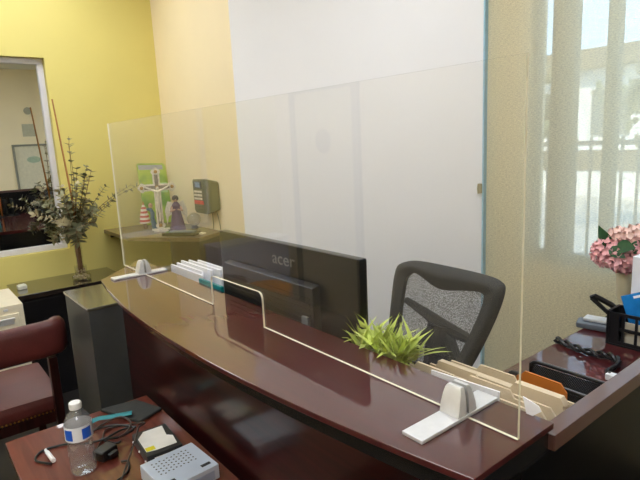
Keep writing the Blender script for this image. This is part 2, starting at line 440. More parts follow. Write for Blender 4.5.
b = NB(); box(b, (1.4985, 0.0765, 1.0245), (1.5245, 1.70, 1.05), 0.002); wobj('side_rail', b, pm('mahogany_edge_rail', (92, 62, 56), 0.4, coat=0.5), desk)
b = NB(); box(b, (-0.12, 0.036, 0.73), (1.497, 0.60, 0.76), 0.003); box(b, (1.012, 0.601, 0.73), (1.497, 1.70, 0.76), 0.003); wobj('worksurface', b, M_maho, desk)
b = NB(); box(b, (-0.12, 0.036, 0), (-0.09, 0.58, 0.729)); wobj('end_panel', b, M_black, desk)
b = NB(); box(b, (1.03, 1.66, 0), (1.497, 1.69, 0.729)); wobj('end_panel', b, M_black, desk)

# ------------------------------------------------------------------ acrylic shield
sg = thing('acrylic_shield', 'clear acrylic counter shield with a pass-through slot standing on two silver feet', 'shield', (0.757, 0, ZC))
L, H = 1.514, 0.487
def arc(cx, cz, r, a0, a1, n=5): return [(cx + r * math.cos(a0 + (a1 - a0) * i / n), cz + r * math.sin(a0 + (a1 - a0) * i / n)) for i in range(n + 1)]
z0 = ZC + 0.0015
pts = [(0, z0), (0.664, z0)] + arc(0.676, ZC + 0.066, 0.012, PI, PI / 2) + arc(0.888, ZC + 0.066, 0.014, PI / 2, 0) + [(0.902, z0), (L, z0), (L, ZC + H), (0, ZC + H)]
b = NB(); n = len(pts); yy = 0.0023
lo = [b.verts.new((x, -yy, z)) for x, z in pts]; hi = [b.verts.new((x, yy, z)) for x, z in pts]
b.faces.new(lo); b.faces.new(hi[::-1])
for i in range(n):
    f_ = b.faces.new([lo[i], lo[(i + 1) % n], hi[(i + 1) % n], hi[i]])
    f_.material_index = 0 if i == n - 2 else 1       # the top edge stays clear, the others are coloured cream for gathered light
wobj('acrylic_panel', b, [M_acr, M_acredge], sg)
for xc in (0.185, 1.418):
    b = NB(); box(b, (xc - 0.018, -0.1, ZC + 0.0003), (xc + 0.018, 0.073, ZC + 0.006), 0.0012)
    ft = wobj('foot', b, M_metal, sg)
    b = NB()
    for s in (-1, 1):
        t = bmesh.new()
        for z, hx, y1 in ((0.0062, 0.0168, 0.021), (0.02, 0.0165, 0.0185), (0.035, 0.0150, 0.0145), (0.043, 0.0135, 0.0115), (0.047, 0.0115, 0.009)):
            for x, y in ((-hx, 0.0031), (hx, 0.0031), (hx, y1), (-hx, y1)): t.verts.new((xc + x, s * y, ZC + z))
        t.verts.ensure_lookup_table(); V = t.verts
        for k in range(4):
            for j in range(4): t.faces.new([V[k * 4 + j], V[k * 4 + (j + 1) % 4], V[k * 4 + 4 + (j + 1) % 4], V[k * 4 + 4 + j]])
        t.faces.new(V[0:4]); t.faces.new(V[16:20])
        bmesh.ops.recalc_face_normals(t, faces=t.faces)
        merge(b, t)
    wobj('clamp', b, M_metal, sg).parent = ft

# ------------------------------------------------------------------ monitor
mon = thing('monitor', 'large black computer monitor seen from behind on the reception desk', 'monitor', (0.80, 0.14, 0.7605))
b = NB(); box(b, (0.507, 0.114, 0.875), (1.092, 0.137, 1.231), 0.004); wobj('shell', b, M_monitor, mon)
b = NB(); prism(b, [(0.114, 0.89), (0.092, 0.90), (0.092, 1.150), (0.114, 1.155)], 'x', 0.56, 0.962, 0.003)
for k in range(17): box(b, (0.58, 0.0908, 0.92 + k * 0.0125), (0.95, 0.0922, 0.925 + k * 0.0125))
wobj('rear_housing', b, M_blackpl, mon)
b = NB(); box(b, (0.513, 0.1372, 0.89), (1.086, 0.1385, 1.224)); wobj('screen', b, pm('dark_screen', (12, 12, 14), 0.1), mon)
b = NB(); box(b, (0.74, 0.094, 0.762), (0.86, 0.1135, 0.92), 0.004); box(b, (0.69, 0.09, 0.7606), (0.91, 0.26, 0.772), 0.004); wobj('stand', b, M_blackpl, mon)
b = NB(); box(b, (0.925, 0.084, 1.050), (0.948, 0.0915, 1.082), 0.002); pp = wobj('power_plug', b, M_punch, mon)
b = NB(); tube(b, smooth_path([(0.94, 0.086, 1.062), (0.962, 0.083, 1.058), (0.985, 0.084, 1.045), (0.99, 0.086, 1.02)], 5), 0.003, 7); wobj('power_lead', b, M_greycable, mon)
b = text_bm('acer', 0.052); b.transform(T(0.775, 0.1136, 1.178) @ Matrix.Rotation(PI / 2, 4, 'X') @ Matrix.Diagonal((1.05, 0.85, 1, 1))); wobj('logo_lettering', b, pm('logo_grey', (120, 120, 118), 0.4), mon)

# ------------------------------------------------------------------ letters and teal tray behind the counter
for i, (y, x0, x1, zt, h) in enumerate([(0.10, 0.168, 0.395, 1.082, 0.11), (0.118, 0.174, 0.36, 1.085, 0.12), (0.135, 0.172, 0.39, 1.090, 0.12), (0.15, 0.20, 0.42, 1.093, 0.12), (0.164, 0.24, 0.42, 1.096, 0.12)]):
    b = NB(); box(b, (x0, y, 0.97), (x1, y + 0.007, zt), 0.001)
    solo('envelope', b, M_paper, ['white envelope nearest the counter edge in the letter rack', 'second white envelope from the counter edge in the letter rack', 'middle white envelope of the letter rack', 'fourth white envelope from the counter edge in the letter rack', 'white envelope farthest from the counter edge, close to the monitor'][i], 'envelope', 'envelopes standing in the letter rack')
lt = thing('letter_rack', 'teal plastic letter rack behind the counter holding white envelopes', 'letter rack', (0.36, 0.14, 0.7605))
b = NB(); box(b, (0.15, 0.0855, 0.7606), (0.50, 0.178, 0.79), 0.003); box(b, (0.15, 0.0855, 0.79), (0.158, 0.174, 1.0)); wobj('rack_body', b, M_teal, lt)
b = NB(); box(b, (0.158, 0.0855, 0.9595), (0.445, 0.174, 0.9695)); wobj('shelf', b, M_teal, lt)
b = NB(); box(b, (0.415, 0.0805, 0.7905), (0.556, 0.0902, 1.080), 0.002); wobj('front_pocket', b, M_teal, lt)

# ------------------------------------------------------------------ artificial grass in a planter
gp = thing('potted_grass', 'clump of bright green artificial grass behind the counter edge', 'plant', (1.18, 0.135, 0.7605))
b = NB(); box(b, (1.098, 0.092, 0.7606), (1.218, 0.146, 1.045), 0.004); wobj('planter', b, M_black, gp)
b = NB()
for i in range(230):
    x = random.uniform(1.10, 1.216); y = random.uniform(0.096, 0.144)
    a = random.uniform(0, 2 * PI); t_ = random.uniform(0.15, 1.0)
    dv = Vector((math.cos(a) * math.sin(t_) * 1.2 + 0.20, math.sin(a) * math.sin(t_) * 0.55 - 0.02, math.cos(t_)))
    leaf(b, (x, y, 1.046), dv, (random.uniform(-.2, .2), random.uniform(-.2, .2), 1), random.uniform(0.04, 0.085), random.uniform(0.008, 0.013), random.uniform(0.1, 0.5), segs=5)
for v in b.verts:                      # blades that droop over the counter rest on it
    if v.co.y < 0.083 and v.co.z < 1.074: v.co.z = 1.074 + random.random() * 0.002
    if v.co.x < 1.096: v.co.y = min(v.co.y, 0.110)
wobj('foliage', b, M_grass, gp, recalc=False)

# ------------------------------------------------------------------ folders, papers and file sorters behind the right end
fr_ = thing('folder_riser', 'low black riser under the manila folders at the counter end', 'riser', (1.36, 0.18, 0.7605))
b = NB(); box(b, (1.225, 0.098, 0.7606), (1.494, 0.262, 0.77), 0.002); box(b, (1.225, 0.098, 0.80), (1.494, 0.262, 0.81), 0.002); wobj('tray', b, M_blackpl, fr_)
for xa in (1.225, 1.486):
    b = NB(); box(b, (xa, 0.098, 0.7705), (xa + 0.008, 0.262, 0.7995)); wobj('side_wall', b, M_blackpl, fr_)
def folder(y, x0, x1, zb, zt, t0, t1, lab, mat=M_manila, thick=0.004, tab=0.012):
    p = [(x0, zb), (x1, zb), (x1, zt - 0.015), (x1 - 0.012, zt)]
    if t1 is not None: p += [(t1 + 0.008, zt), (t1, zt + tab), (t0, zt + tab), (max(t0 - 0.008, x0 + 0.001), zt)]
    p += [(x0 + 0.0005, zt)]
    b = NB(); prism(b, p, 'y', y, y + thick)
    return solo('file_folder', b, mat, lab, 'folder', 'manila folders standing behind the counter')
folder(0.104, 1.23, 1.478, 0.8105, 1.056, 1.25, 1.33, 'manila folder nearest the counter edge with a wide left tab', tab=0.010)
folder(0.130, 1.23, 1.482, 0.8105, 1.050, 1.345, 1.42, 'manila folder with a middle tab, second from the counter edge')
folder(0.160, 1.232, 1.484, 0.8105, 1.040, 1.255, 1.335, 'manila folder third from the counter edge with tab beside the grass')
folder(0.186, 1.23, 1.490, 0.8105, 1.036, 1.395, 1.475, 'thick pale manila folder at the back of the counter bunch', thick=0.014, tab=0.012)
folder(0.225, 1.232, 1.490, 0.8105, 1.026, 1.30, 1.37, 'brownish manila folder farthest from the counter edge')
b = NB(); prism(b, [(1.30, 0.7605), (1.425, 0.7605), (1.431, 1.069), (1.432, 1.080), (1.30, 1.073)], 'y', 0.0825, 0.0855)
solo('paper_sheet', b, M_paper, 'white paper sheet peeking up along the counter back edge', 'paper')
b = NB(); prism(b, [(1.478, 1.094), (1.502, 1.088), (1.506, 1.081), (1.494, 1.0702), (1.484, 1.0702)], 'y', 0.070, 0.072)
solo('paper_slip', b, M_paper, 'small folded white paper slip at the right end of the counter', 'paper')
fs = thing('file_sorter', 'black wire mesh file sorter with two dividers beside the counter end', 'file sorter', (1.34, 0.45, 0.7605))
mesh_m = bpy.data.materials.new('black_wire_mesh'); mesh_m.use_nodes = True
nt = mesh_m.node_tree; bs = nt.nodes['Principled BSDF']; bs.inputs['Base Color'].default_value = lin((40, 42, 42)) + (1,); bs.inputs['Roughness'].default_value = 0.5
ck = nt.nodes.new('ShaderNodeTexChecker'); ck.inputs['Scale'].default_value = 330; tcc = nt.nodes.new('ShaderNodeTexCoord'); nt.links.new(tcc.outputs['Object'], ck.inputs['Vector'])
mra = nt.nodes.new('ShaderNodeMapRange'); mra.inputs['To Min'].default_value = 0.45; mra.inputs['To Max'].default_value = 1.0
nt.links.new(ck.outputs['Fac'], mra.inputs['Value']); nt.links.new(mra.outputs[0], bs.inputs['Alpha'])
b = NB(); box(b, (1.235, 0.30, 0.7606), (1.492, 0.53, 0.768), 0.002); wobj('base_tray', b, M_blackpl, fs)
for y, x0, zt in ((0.40, 1.252, 0.955), (0.475, 1.262, 0.958)):
    rim = smooth_path([(x0, y, 0.768), (x0, y, zt - 0.03), (x0 + 0.004, y, zt - 0.006), (x0 + 0.022, y, zt), (1.34, y, zt), (1.44, y, zt - 0.002), (1.482, y, zt - 0.012), (1.488, y, 0.90), (1.488, y, 0.768)], 5)
    b = NB(); tube(b, rim, 0.0045, 8); dv = wobj('divider', b, M_cable, fs)
    b = NB(); prism(b, [(x0, 0.768), (1.487, 0.768), (1.487, zt - 0.006), (x0, zt - 0.006)], 'y', y - 0.0008, y + 0.0008)
    wobj('mesh_panel', b, mesh_m, fs).parent = dv
b = NB(); prism(b, [(1.30, 0.7685), (1.405, 0.7685), (1.405, 0.972), (1.392, 0.988), (1.318, 0.990), (1.31, 0.98), (1.30, 0.975)], 'y', 0.352, 0.356)
solo('file_folder', b, M_orange, 'orange card folder in the black wire file sorter', 'folder')

# ------------------------------------------------------------------ mesh office chair
oc = thing('office_chair', 'black mesh-back office chair behind the reception desk', 'chair', (0.80, 0.74, 0.0))
def bp_(x, z):   # leaning backrest surface
    return Vector((x, 0.76 - (1.04 - z) * 0.30 + 0.25 * (x - 0.82) ** 2 * 1.2, z))
outl = smooth_path([(0.632, 1.030), (0.70, 1.046), (0.82, 1.048), (0.95, 1.043), (1.018, 1.030), (1.036, 0.998), (1.018, 0.90), (0.975, 0.77), (0.93, 0.70), (0.80, 0.685), (0.68, 0.70), (0.634, 0.77), (0.612, 0.90), (0.606, 0.998)], 6, True)
inner = smooth_path([(0.682, 0.998), (0.72, 1.008), (0.82, 0.978), (0.92, 0.990), (0.97, 0.992), (0.983, 0.972), (0.968, 0.90), (0.935, 0.80), (0.90, 0.745), (0.80, 0.735), (0.71, 0.745), (0.68, 0.80), (0.668, 0.90), (0.666, 0.972)], 6, True)
b = NB(); n = len(outl); rings = []
for i in range(n):
    o3 = bp_(outl[i].x, outl[i].y); i3 = bp_(inner[i].x, inner[i].y); mid = (o3 + i3) / 2
    rings.append([b.verts.new(o3), b.verts.new(o3 * .75 + i3 * .25 + Vector((0, -0.014, 0))), b.verts.new(mid + Vector((0, -0.016, 0))), b.verts.new(i3 + Vector((0, -0.004, 0))), b.verts.new(i3 + Vector((0, 0.012, 0))), b.verts.new(mid + Vector((0, 0.022, 0))), b.verts.new(o3 + Vector((0, 0.014, 0)))])
for i in range(n):
    A, B = rings[i], rings[(i + 1) % n]
    for k in range(7): b.faces.new([A[k], A[(k + 1) % 7], B[(k + 1) % 7], B[k]])
back = wobj('backrest', b, pm('black_upholstery', (34, 34, 35), 0.7, var=0.12, scale=80, bump=0.2, bscale=500), oc, ang=60)
cm = bpy.data.materials.new('chair_mesh'); cm.use_nodes = True
nt = cm.node_tree; bs = nt.nodes['Principled BSDF']; bs.inputs['Base Color'].default_value = lin((66, 66, 66)) + (1,); bs.inputs['Roughness'].default_value = 0.6
wv = nt.nodes.new('ShaderNodeTexVoronoi'); wv.inputs['Scale'].default_value = 300; tcc = nt.nodes.new('ShaderNodeTexCoord'); nt.links.new(tcc.outputs['Object'], wv.inputs['Vector'])
mra = nt.nodes.new('ShaderNodeMapRange'); mra.inputs['From Min'].default_value = 0.2; mra.inputs['From Max'].default_value = 0.6; mra.inputs['To Min'].default_value = 0.15; mra.inputs['To Max'].default_value = 0.7
nt.links.new(wv.outputs['Distance'], mra.inputs['Value']); nt.links.new(mra.outputs[0], bs.inputs['Alpha'])
b = NB(); cv = b.verts.new(bp_(0.82, 0.87)); rv = [b.verts.new(bp_(p.x, p.y) + Vector((0, 0.004, 0))) for p in inner]
for i in range(n): b.faces.new([cv, rv[i], rv[(i + 1) % n]])
wobj('back_mesh', b, cm, oc, recalc=False).parent = back
b = NB()
tube(b, [bp_(0.665, 0.905) + Vector((0, .025, 0)), bp_(0.76, 0.875) + Vector((0, .04, 0)), bp_(0.83, 0.845) + Vector((0, .05, 0)), bp_(0.92, 0.838) + Vector((0, .04, 0)), bp_(0.965, 0.835) + Vector((0, .025, 0))], [0.012, 0.018, 0.026, 0.018, 0.012], 8)
tube(b, [bp_(0.82, 0.85) + Vector((0, .05, 0)), bp_(0.82, 0.70) + Vector((0, .06, 0)), (0.82, 0.69, 0.50), (0.82, 0.60, 0.43)], [0.05, 0.045, 0.03, 0.03], 10)
tube(b, [bp_(0.70, 0.73) + Vector((0, .03, 0)), bp_(0.79, 0.83) + Vector((0, .045, 0))], [0.016, 0.02], 8); tube(b, [bp_(0.94, 0.73) + Vector((0, .03, 0)), bp_(0.85, 0.83) + Vector((0, .045, 0))], [0.016, 0.02], 8)
wobj('back_support', b, M_blackpl, oc)
b = NB(); box(b, (0.60, 0.27, 0.445), (1.0, 0.68, 0.505), 0.025, seg=3); wobj('seat', b, M_fabric, oc)
b = NB(); tube(b, [(0.81, 0.50, 0.10), (0.81, 0.50, 0.44)], 0.028, 14); wobj('gas_column', b, M_blackpl, oc)
for k in range(5):
    a = 2 * PI * k / 5 + 0.3; e = Vector((0.81 + 0.27 * math.cos(a), 0.50 + 0.27 * math.sin(a) * 0.9, 0.075))
    b = NB(); tube(b, [(0.81, 0.50, 0.11), e], [0.025, 0.014], 8); lg = wobj('base_arm', b, M_blackpl, oc)
    b = NB(); tube(b, [e + Vector((-.015, 0, -.045)), e + Vector((.015, 0, -.045))], 0.028, 12); wobj('caster', b, M_blackpl, oc).parent = lg

# ------------------------------------------------------------------ things on the return desk
pu = thing('hole_punch', 'grey paper hole punch with a raised black lever', 'hole punch', (1.06, 1.31, 0.7605), math.radians(8))
b = NB(); prism(b, [(-0.075, -0.045), (0.075, -0.045), (0.085, 0.0), (0.07, 0.05), (-0.06, 0.05), (-0.085, 0.01)], 'z', 0.0003, 0.022, 0.006); obj('base', b, M_punch, pu)
b = NB(); box(b, (-0.06, -0.02, 0.0225), (0.07, 0.03, 0.034), 0.004); obj('body', b, M_metal, pu)
b = NB()
tube(b, [(0.02, 0.0, 0.034), (0.035, -0.015, 0.055), (-0.005, -0.03, 0.095), (-0.03, -0.035, 0.118)], [0.007, 0.008, 0.008, 0.008], 8)
tube(b, [(0.085, 0.0, 0.034), (0.078, -0.01, 0.06), (0.03, -0.026, 0.102), (-0.02, -0.034, 0.126), (-0.033, -0.035, 0.119)], [0.007, 0.010, 0.010, 0.009, 0.007], 8)
obj('lever', b, M_cable, pu)

og = thing('desk_organizer', 'black plastic grid organizer holding a blue packet on the return desk', 'organizer', (1.275, 1.225, 0.7605))
b = NB(); box(b, (1.128, 1.18, 0.7606), (1.42, 1.27, 0.766)); box(b, (1.128, 1.262, 0.766), (1.42, 1.27, 0.875)); box(b, (1.128, 1.18, 0.766), (1.136, 1.262, 0.875)); box(b, (1.412, 1.18, 0.766), (1.42, 1.262, 0.875)); wobj('basket', b, M_blackpl, og)
b = NB(); zs = (0.766, 0.812, 0.862)
for z in zs: box(b, (1.136, 1.181, z), (1.412, 1.187, z + 0.011), 0.001)
for k in range(8):
    x = 1.137 + k * 0.0385; box(b, (x, 1.1805, 0.766), (x + (0.03 if k == 0 else 0.008), 1.1875, 0.873), 0.001)
wobj('grid_front', b, M_blackpl, og)
b = NB(); box(b, (1.176, 1.20, 0.7668), (1.40, 1.204, 0.84)); solo('note_card', b, M_cream, 'pale note card behind the bars of the black organizer', 'card')
Mp = T(1.250, 1.225, 0.858) @ Matrix.Rotation(math.radians(-24), 4, 'Y') @ Matrix.Rotation(math.radians(-10), 4, 'X')
bp2 = thing('packet', 'glossy blue packet leaning in the black desk organizer', 'packet', (1.245, 1.225, 0.78))
b = NB(); box(b, (-0.075, -0.004, -0.045), (0.085, 0.004, 0.095), 0.003, Mp); wobj('pouch', b, M_bluebag, bp2)
b = NB(); box(b, (-0.035, -0.0052, 0.078), (0.01, -0.0042, 0.086), 0, Mp); wobj('hang_tab', b, M_paper, bp2)
b = NB(); box(b, (-0.012, -0.007, 0.028), (0.012, -0.0042, 0.052), 0.002, Mp); wobj('printed_device', b, M_blackpl, bp2)
b = NB(); box(b, (1.160, 1.275, 0.7605), (1.40, 1.36, 1.045), 0.003); bx = solo('carton', b, M_paper, 'tall white carton standing behind the black organizer', 'box')

# twisted cable
ck_ = thing('cable', 'twisted black cable lying across the return desk', 'cable', (1.13, 1.06, 0.7605))
cen = smooth_path([(1.012, 1.075, 0.773), (1.06, 1.06, 0.773), (1.11, 1.045, 0.773), (1.16, 1.045, 0.774), (1.20, 1.045, 0.777), (1.232, 1.03, 0.776), (1.24, 0.99, 0.773), (1.236, 0.945, 0.772), (1.252, 0.92, 0.772)], 10)
for s in (0, PI):
    p = []
    for i, c in enumerate(cen):
        a = i * 0.42 + s; k = 0.0085 if i < 50 else 0.005
        p.append(c + Vector((0, math.cos(a) * k, math.sin(a) * k * 0.8)))
    b = NB(); tube(b, p, 0.0058, 7); wobj('strand', b, M_cable, ck_)
b = NB(); box(b, (1.245, 0.905, 0.7615), (1.275, 0.93, 0.78), 0.003, None); wobj('plug', b, M_cap, ck_)

# hydrangeas
hv = thing('flower_vase', 'cream vase of pink hydrangeas against the woven shade', 'vase of flowers', (1.045, 1.53, 0.7605))
b = NB(); lathe(b, [(0.026, 0.0005), (0.03, 0.01), (0.022, 0.03), (0.022, 0.05), (0.031, 0.08), (0.034, 0.12), (0.036, 0.17), (0.040, 0.19), (0.035, 0.19), (0.032, 0.16)], 24, cap=False); obj('vase', b, M_ceramic, hv)
def florets(bm, c, r, cnt, flat=0.8):
    for i in range(cnt):
        th = math.acos(1 - 2 * (i + .5) / cnt); ph = i * 2.39996
        d_ = Vector((math.sin(th) * math.cos(ph), math.sin(th) * math.sin(ph), math.cos(th) * flat))
        p = Vector(c) + d_ * r * random.uniform(0.86, 1.05)
        nrm = d_.normalized(); s = nrm.orthogonal().normalized(); q = nrm.cross(s); a0 = random.uniform(0, PI)
        for k in range(4):
            a = a0 + k * PI / 2; dd = math.cos(a) * s + math.sin(a) * q
            leaf(bm, p, dd + nrm * 0.3, nrm, random.uniform(0.016, 0.024), 0.017, -0.2, segs=3)
b = NB(); florets(b, (-0.055, -0.03, 0.235), 0.06, 70); florets(b, (0.015, -0.045, 0.225), 0.062, 75); florets(b, (0.10, -0.03, 0.27), 0.06, 60); florets(b, (0.06, 0.03, 0.23), 0.06, 50)
obj('pink_blossom', b, M_pink, hv, recalc=False)
b = NB(); florets(b, (-0.035, 0.0, 0.297), 0.035, 30); florets(b, (0.03, 0.0, 0.305), 0.045, 40); obj('pale_blossom', b, M_pinkl, hv, recalc=False)
for p, dd, Lf, W in (((-0.045, -0.04, 0.25), (-0.35, -0.1, 0.7), 0.10, 0.045), ((-0.01, -0.075, 0.275), (0.5, -0.4, 0.1), 0.10, 0.055), ((0.03, -0.075, 0.27), (0.8, -0.1, 0.25), 0.12, 0.055), ((0.07, -0.04, 0.27), (0.4, 0, 0.8), 0.09, 0.05), ((-0.03, -0.08, 0.265), (0.6, -0.4, -0.15), 0.08, 0.045)):
    b = NB(); leaf(b, p, dd, (0, -1, 0.5), Lf, W, 0.12, segs=5); obj('leaf', b, M_leafg, hv, recalc=False)

# ------------------------------------------------------------------ credenza, filing cabinet, pedestal
cd = thing('credenza', 'low black credenza along the green wall carrying the twig vase', 'credenza', (-1.75, 0.17, 0))
b = NB(); box(b, (-1.935, -0.13, 0.635), (-1.555, 0.49, 0.665), 0.003); wobj('top', b, M_credtop, cd)
b = NB(); box(b, (-1.93, -0.12, 0), (-1.575, 0.485, 0.634)); wobj('body', b, M_black, cd)
b = NB(); box(b, (-1.574, -0.11, 0.06), (-1.562, 0.18, 0.62), 0.002); wobj('door', b, M_black, cd)
b = NB(); box(b, (-1.574, 0.186, 0.06), (-1.562, 0.478, 0.62), 0.002); wobj('door', b, M_black, cd)

fc = thing('filing_cabinet', 'almond steel filing cabinet under the wall window left of the credenza', 'filing cabinet', (-1.46, -0.36, 0))
b = NB(); box(b, (-1.67, -0.56, 0.0005), (-1.245, -0.153, 0.70), 0.004); wobj('case', b, M_file, fc)
for z0_, z1_ in ((0.05, 0.345), (0.36, 0.655)):
    b = NB(); box(b, (-1.2446, -0.535, z0_), (-1.236, -0.178, z1_), 0.003); dr = wobj('drawer', b, M_file, fc)
    b = NB(); box(b, (-1.2358, -0.30, z1_ - 0.030), (-1.222, -0.20, z1_ - 0.018), 0.003); box(b, (-1.2358, -0.295, z1_ - 0.052), (-1.229, -0.205, z1_ - 0.0305), 0.001); wobj('handle', b, M_metal, fc).parent = dr
b = NB(); box(b, (-1.2446, -0.245, 0.672), (-1.241, -0.225, 0.684), 0.001); wobj('lock', b, M_metal, fc)

pd = thing('pedestal', 'charcoal grey pedestal with a glossy top at the left end of the counter', 'pedestal', (-0.33, -0.02, 0))
b = NB(); box(b, (-0.495, -0.10, 0.0005), (-0.155, 0.06, 0.888)); wobj('body', b, M_gray, pd)
b = NB(); box(b, (-0.50, -0.104, 0.8885), (-0.151, 0.065, 0.90), 0.002); wobj('top', b, pm('glossy_charcoal_top', (80, 76, 64), 0.2, coat=1.0, coat_rough=0.12), pd)

b = NB(); box(b, (-1.76, -0.10, 0.6655), (-1.71, -0.05, 0.69), 0.004); box(b, (-1.752, -0.092, 0.69), (-1.718, -0.058, 0.694), 0.001)
solo('small_box', b, pm('pearl_white', (226, 226, 210), 0.4), 'small white trinket box on the near end of the credenza', 'box')

# ------------------------------------------------------------------ twig and eucalyptus vase
ev = thing('twig_vase', 'clear glass vase of dark eucalyptus sprigs and a tall reed', 'vase of twigs', (-1.70, 0.262, 0.6655))
b = NB(); lathe(b, [(0.05, 0.0005), (0.056, 0.006), (0.056, 0.03), (0.052, 0.034), (0.036, 0.038), (0.036, 0.09), (0.034, 0.09)], 24, cap=False); lathe(b, [(0.02, 0.04), (0.022, 0.24), (0.03, 0.30)], 20, cap=False); obj('glass', b, M_glass, ev)
b = NB()
for i in range(60):
    a = random.uniform(0, 2 * PI); r = 0.05 * math.sqrt(random.random()); ball(b, (r * math.cos(a), r * math.sin(a), 0.01 + random.random() * 0.02), random.uniform(0.006, 0.01), (1, 1, .7), 1)
for i in range(14):
    a = random.uniform(0, 2 * PI); r = 0.026 * math.sqrt(random.random()); ball(b, (r * math.cos(a), r * math.sin(a), 0.04 + random.random() * 0.03), 0.008, (1, 1, .7), 1)
obj('pebbles', b, M_stones, ev)['kind'] = 'stuff'
b = NB(); tube(b, [(0.0, 0.0, 0.04), (0.0, 0.005, 0.5), (0.01, -0.035, 1.12)], [0.006, 0.0065, 0.0045], 6); obj('reed', b, M_reed, ev)
stems = []; lf = NB(); lf2 = NB(); sb = NB()
def sprig(tip, n, Lf, W, curve=(0, 0, 0), second=False, start=0.3):
    p0 = Vector((random.uniform(-.012, .012), random.uniform(-.012, .012), 0.04)); p3 = Vector(tip)
    p1 = Vector((p0.x * 0.5, p0.y * 0.5, 0.28)); p2 = p1.lerp(p3, 0.5) + Vector(curve)
    path = smooth_path([p0, p1, p2, p3], 8); tube(sb, path, [0.0028 - 0.0018 * i / (len(path) - 1) for i in range(len(path))], 5)
    m = len(path)
    for i in range(n):
        t = start + (1 - start) * (i + random.random()) / n; k = min(int(t * (m - 1)), m - 2)
        p = path[k].lerp(path[k + 1], t * (m - 1) - k); d_ = (path[k + 1] - path[k]).normalized()
        for s in (0, 1):
            a = random.uniform(0, 2 * PI); o_ = d_.orthogonal().normalized(); o_.rotate(Matrix.Rotation(a, 3, d_))
            leaf(lf2 if (second or random.random() < 0.15) else lf, p, o_ * 0.9 + d_ * 0.55, d_, Lf * random.uniform(.75, 1.2), W * random.uniform(.8, 1.2), 0.2, segs=3)
# long sprigs reaching up and sideways (y runs left-right in the picture, z up)
sprig((0.02, 0.02, 0.86), 14, 0.035, 0.020, (0, .02, 0)); sprig((0.01, 0.03, 0.90), 10, 0.032, 0.018, (0, 0, 0)); sprig((0.03, 0.11, 0.72), 16, 0.04, 0.022)
sprig((0.02, 0.05, 0.70), 18, 0.042, 0.024); sprig((0.04, 0.13, 0.69), 20, 0.042, 0.026, (0, 0, 0), True); sprig((0.0, 0.10, 0.66), 18, 0.042, 0.026); sprig((0.03, -0.05, 0.60), 18, 0.042, 0.024); sprig((0.05, 0.25, 0.50), 14, 0.04, 0.022); sprig((0.05, 0.20, 0.58), 14, 0.038, 0.02, (0, 0.0, .02)); sprig((0.06, 0.36, 0.575), 13, 0.036, 0.018, (0, 0, .04))
sprig((0.04, 0.44, 0.575), 14, 0.034, 0.016, (0, 0.0, .05)); sprig((0.05, -0.17, 0.50), 18, 0.04, 0.02, (0, 0, .03)); sprig((0.03, -0.13, 0.42), 16, 0.04, 0.02); sprig((0.09, -0.24, 0.46), 18, 0.04, 0.02, (0, 0, .03), True)
for i in range(22):
    a = random.uniform(0, 2 * PI); r = random.uniform(0.05, 0.16)
    sprig((r * math.cos(a) * 0.8, 0.02 + r * math.sin(a), random.uniform(0.34, 0.62)), 11, 0.042, 0.022, (0, 0, .03), random.random() < 0.15, 0.5)
for i in range(10):
    a = random.uniform(0, 2 * PI); sprig((0.10 * math.cos(a), 0.0 + 0.14 * math.sin(a), random.uniform(0.24, 0.33)), 9, 0.05, 0.024, (0, 0, .05), False, 0.6)
obj('stems', sb, M_stem, ev); obj('foliage', lf, M_leafe, ev, recalc=False); obj('dried_foliage', lf2, M_leafe2, ev, recalc=False)

# ------------------------------------------------------------------ corner cabinet and what stands on it
ct = thing('corner_cabinet', 'dark wood corner cabinet under the time clock carrying the devotional figures', 'cabinet', (-1.3, 0.8, 0))
ctop = [(-1.936, 0.50), (-1.45, 0.50), (-1.04, 0.785), (-1.15, 0.998), (-1.936, 0.998)]
b = NB(); prism(b, ctop, 'z', 0.905, 0.93, 0.003); wobj('top', b, wood('walnut_top', (86, 66, 46), (120, 92, 62), 0.3, 0.8, (3, 30, 30)), ct)
b = NB(); prism(b, [(-1.45, 0.99), (-1.22, 0.675), (-1.052, 0.786), (-1.16, 0.99)], 'z', 0.0005, 0.9045); wobj('body', b, M_darkwood, ct)
b = NB(); box(b, (-1.936, 0.54, 0.87), (-1.916, 0.99, 0.9045)); wobj('wall_batten', b, M_darkwood, ct)

AF = math.radians(68.7)       # facing the visitors
cx = thing('crucifix', 'ornate silver standing crucifix on the corner cabinet', 'crucifix', (-1.478, 0.73, 0.9305), AF)
b = NB()
box(b, (-0.045, -0.022, 0.0003), (0.045, 0.022, 0.014), 0.003); box(b, (-0.055, -0.026, 0.014), (0.055, 0.026, 0.020), 0.002)
obj('plinth', b, M_silver, cx)
def cross_pts(w, hw, zb, zc, zt):
    return [(-w, zb), (w, zb), (w, zc - w), (hw, zc - w), (hw, zc + w), (w, zc + w), (w, zt), (-w, zt), (-w, zc + w), (-hw, zc + w), (-hw, zc - w), (-w, zc - w)]
b = NB(); prism(b, cross_pts(0.022, 0.088, 0.020, 0.290, 0.385), 'y', -0.006, 0.008, 0.003); obj('cross', b, M_silver, cx)
b = NB(); prism(b, cross_pts(0.011, 0.078, 0.032, 0.290, 0.372), 'y', -0.0085, -0.0062); cr_ = obj('inlay', b, pm('tarnished_silver', (128, 116, 96), 0.45, metal=0.2, var=0.3, scale=120), cx)
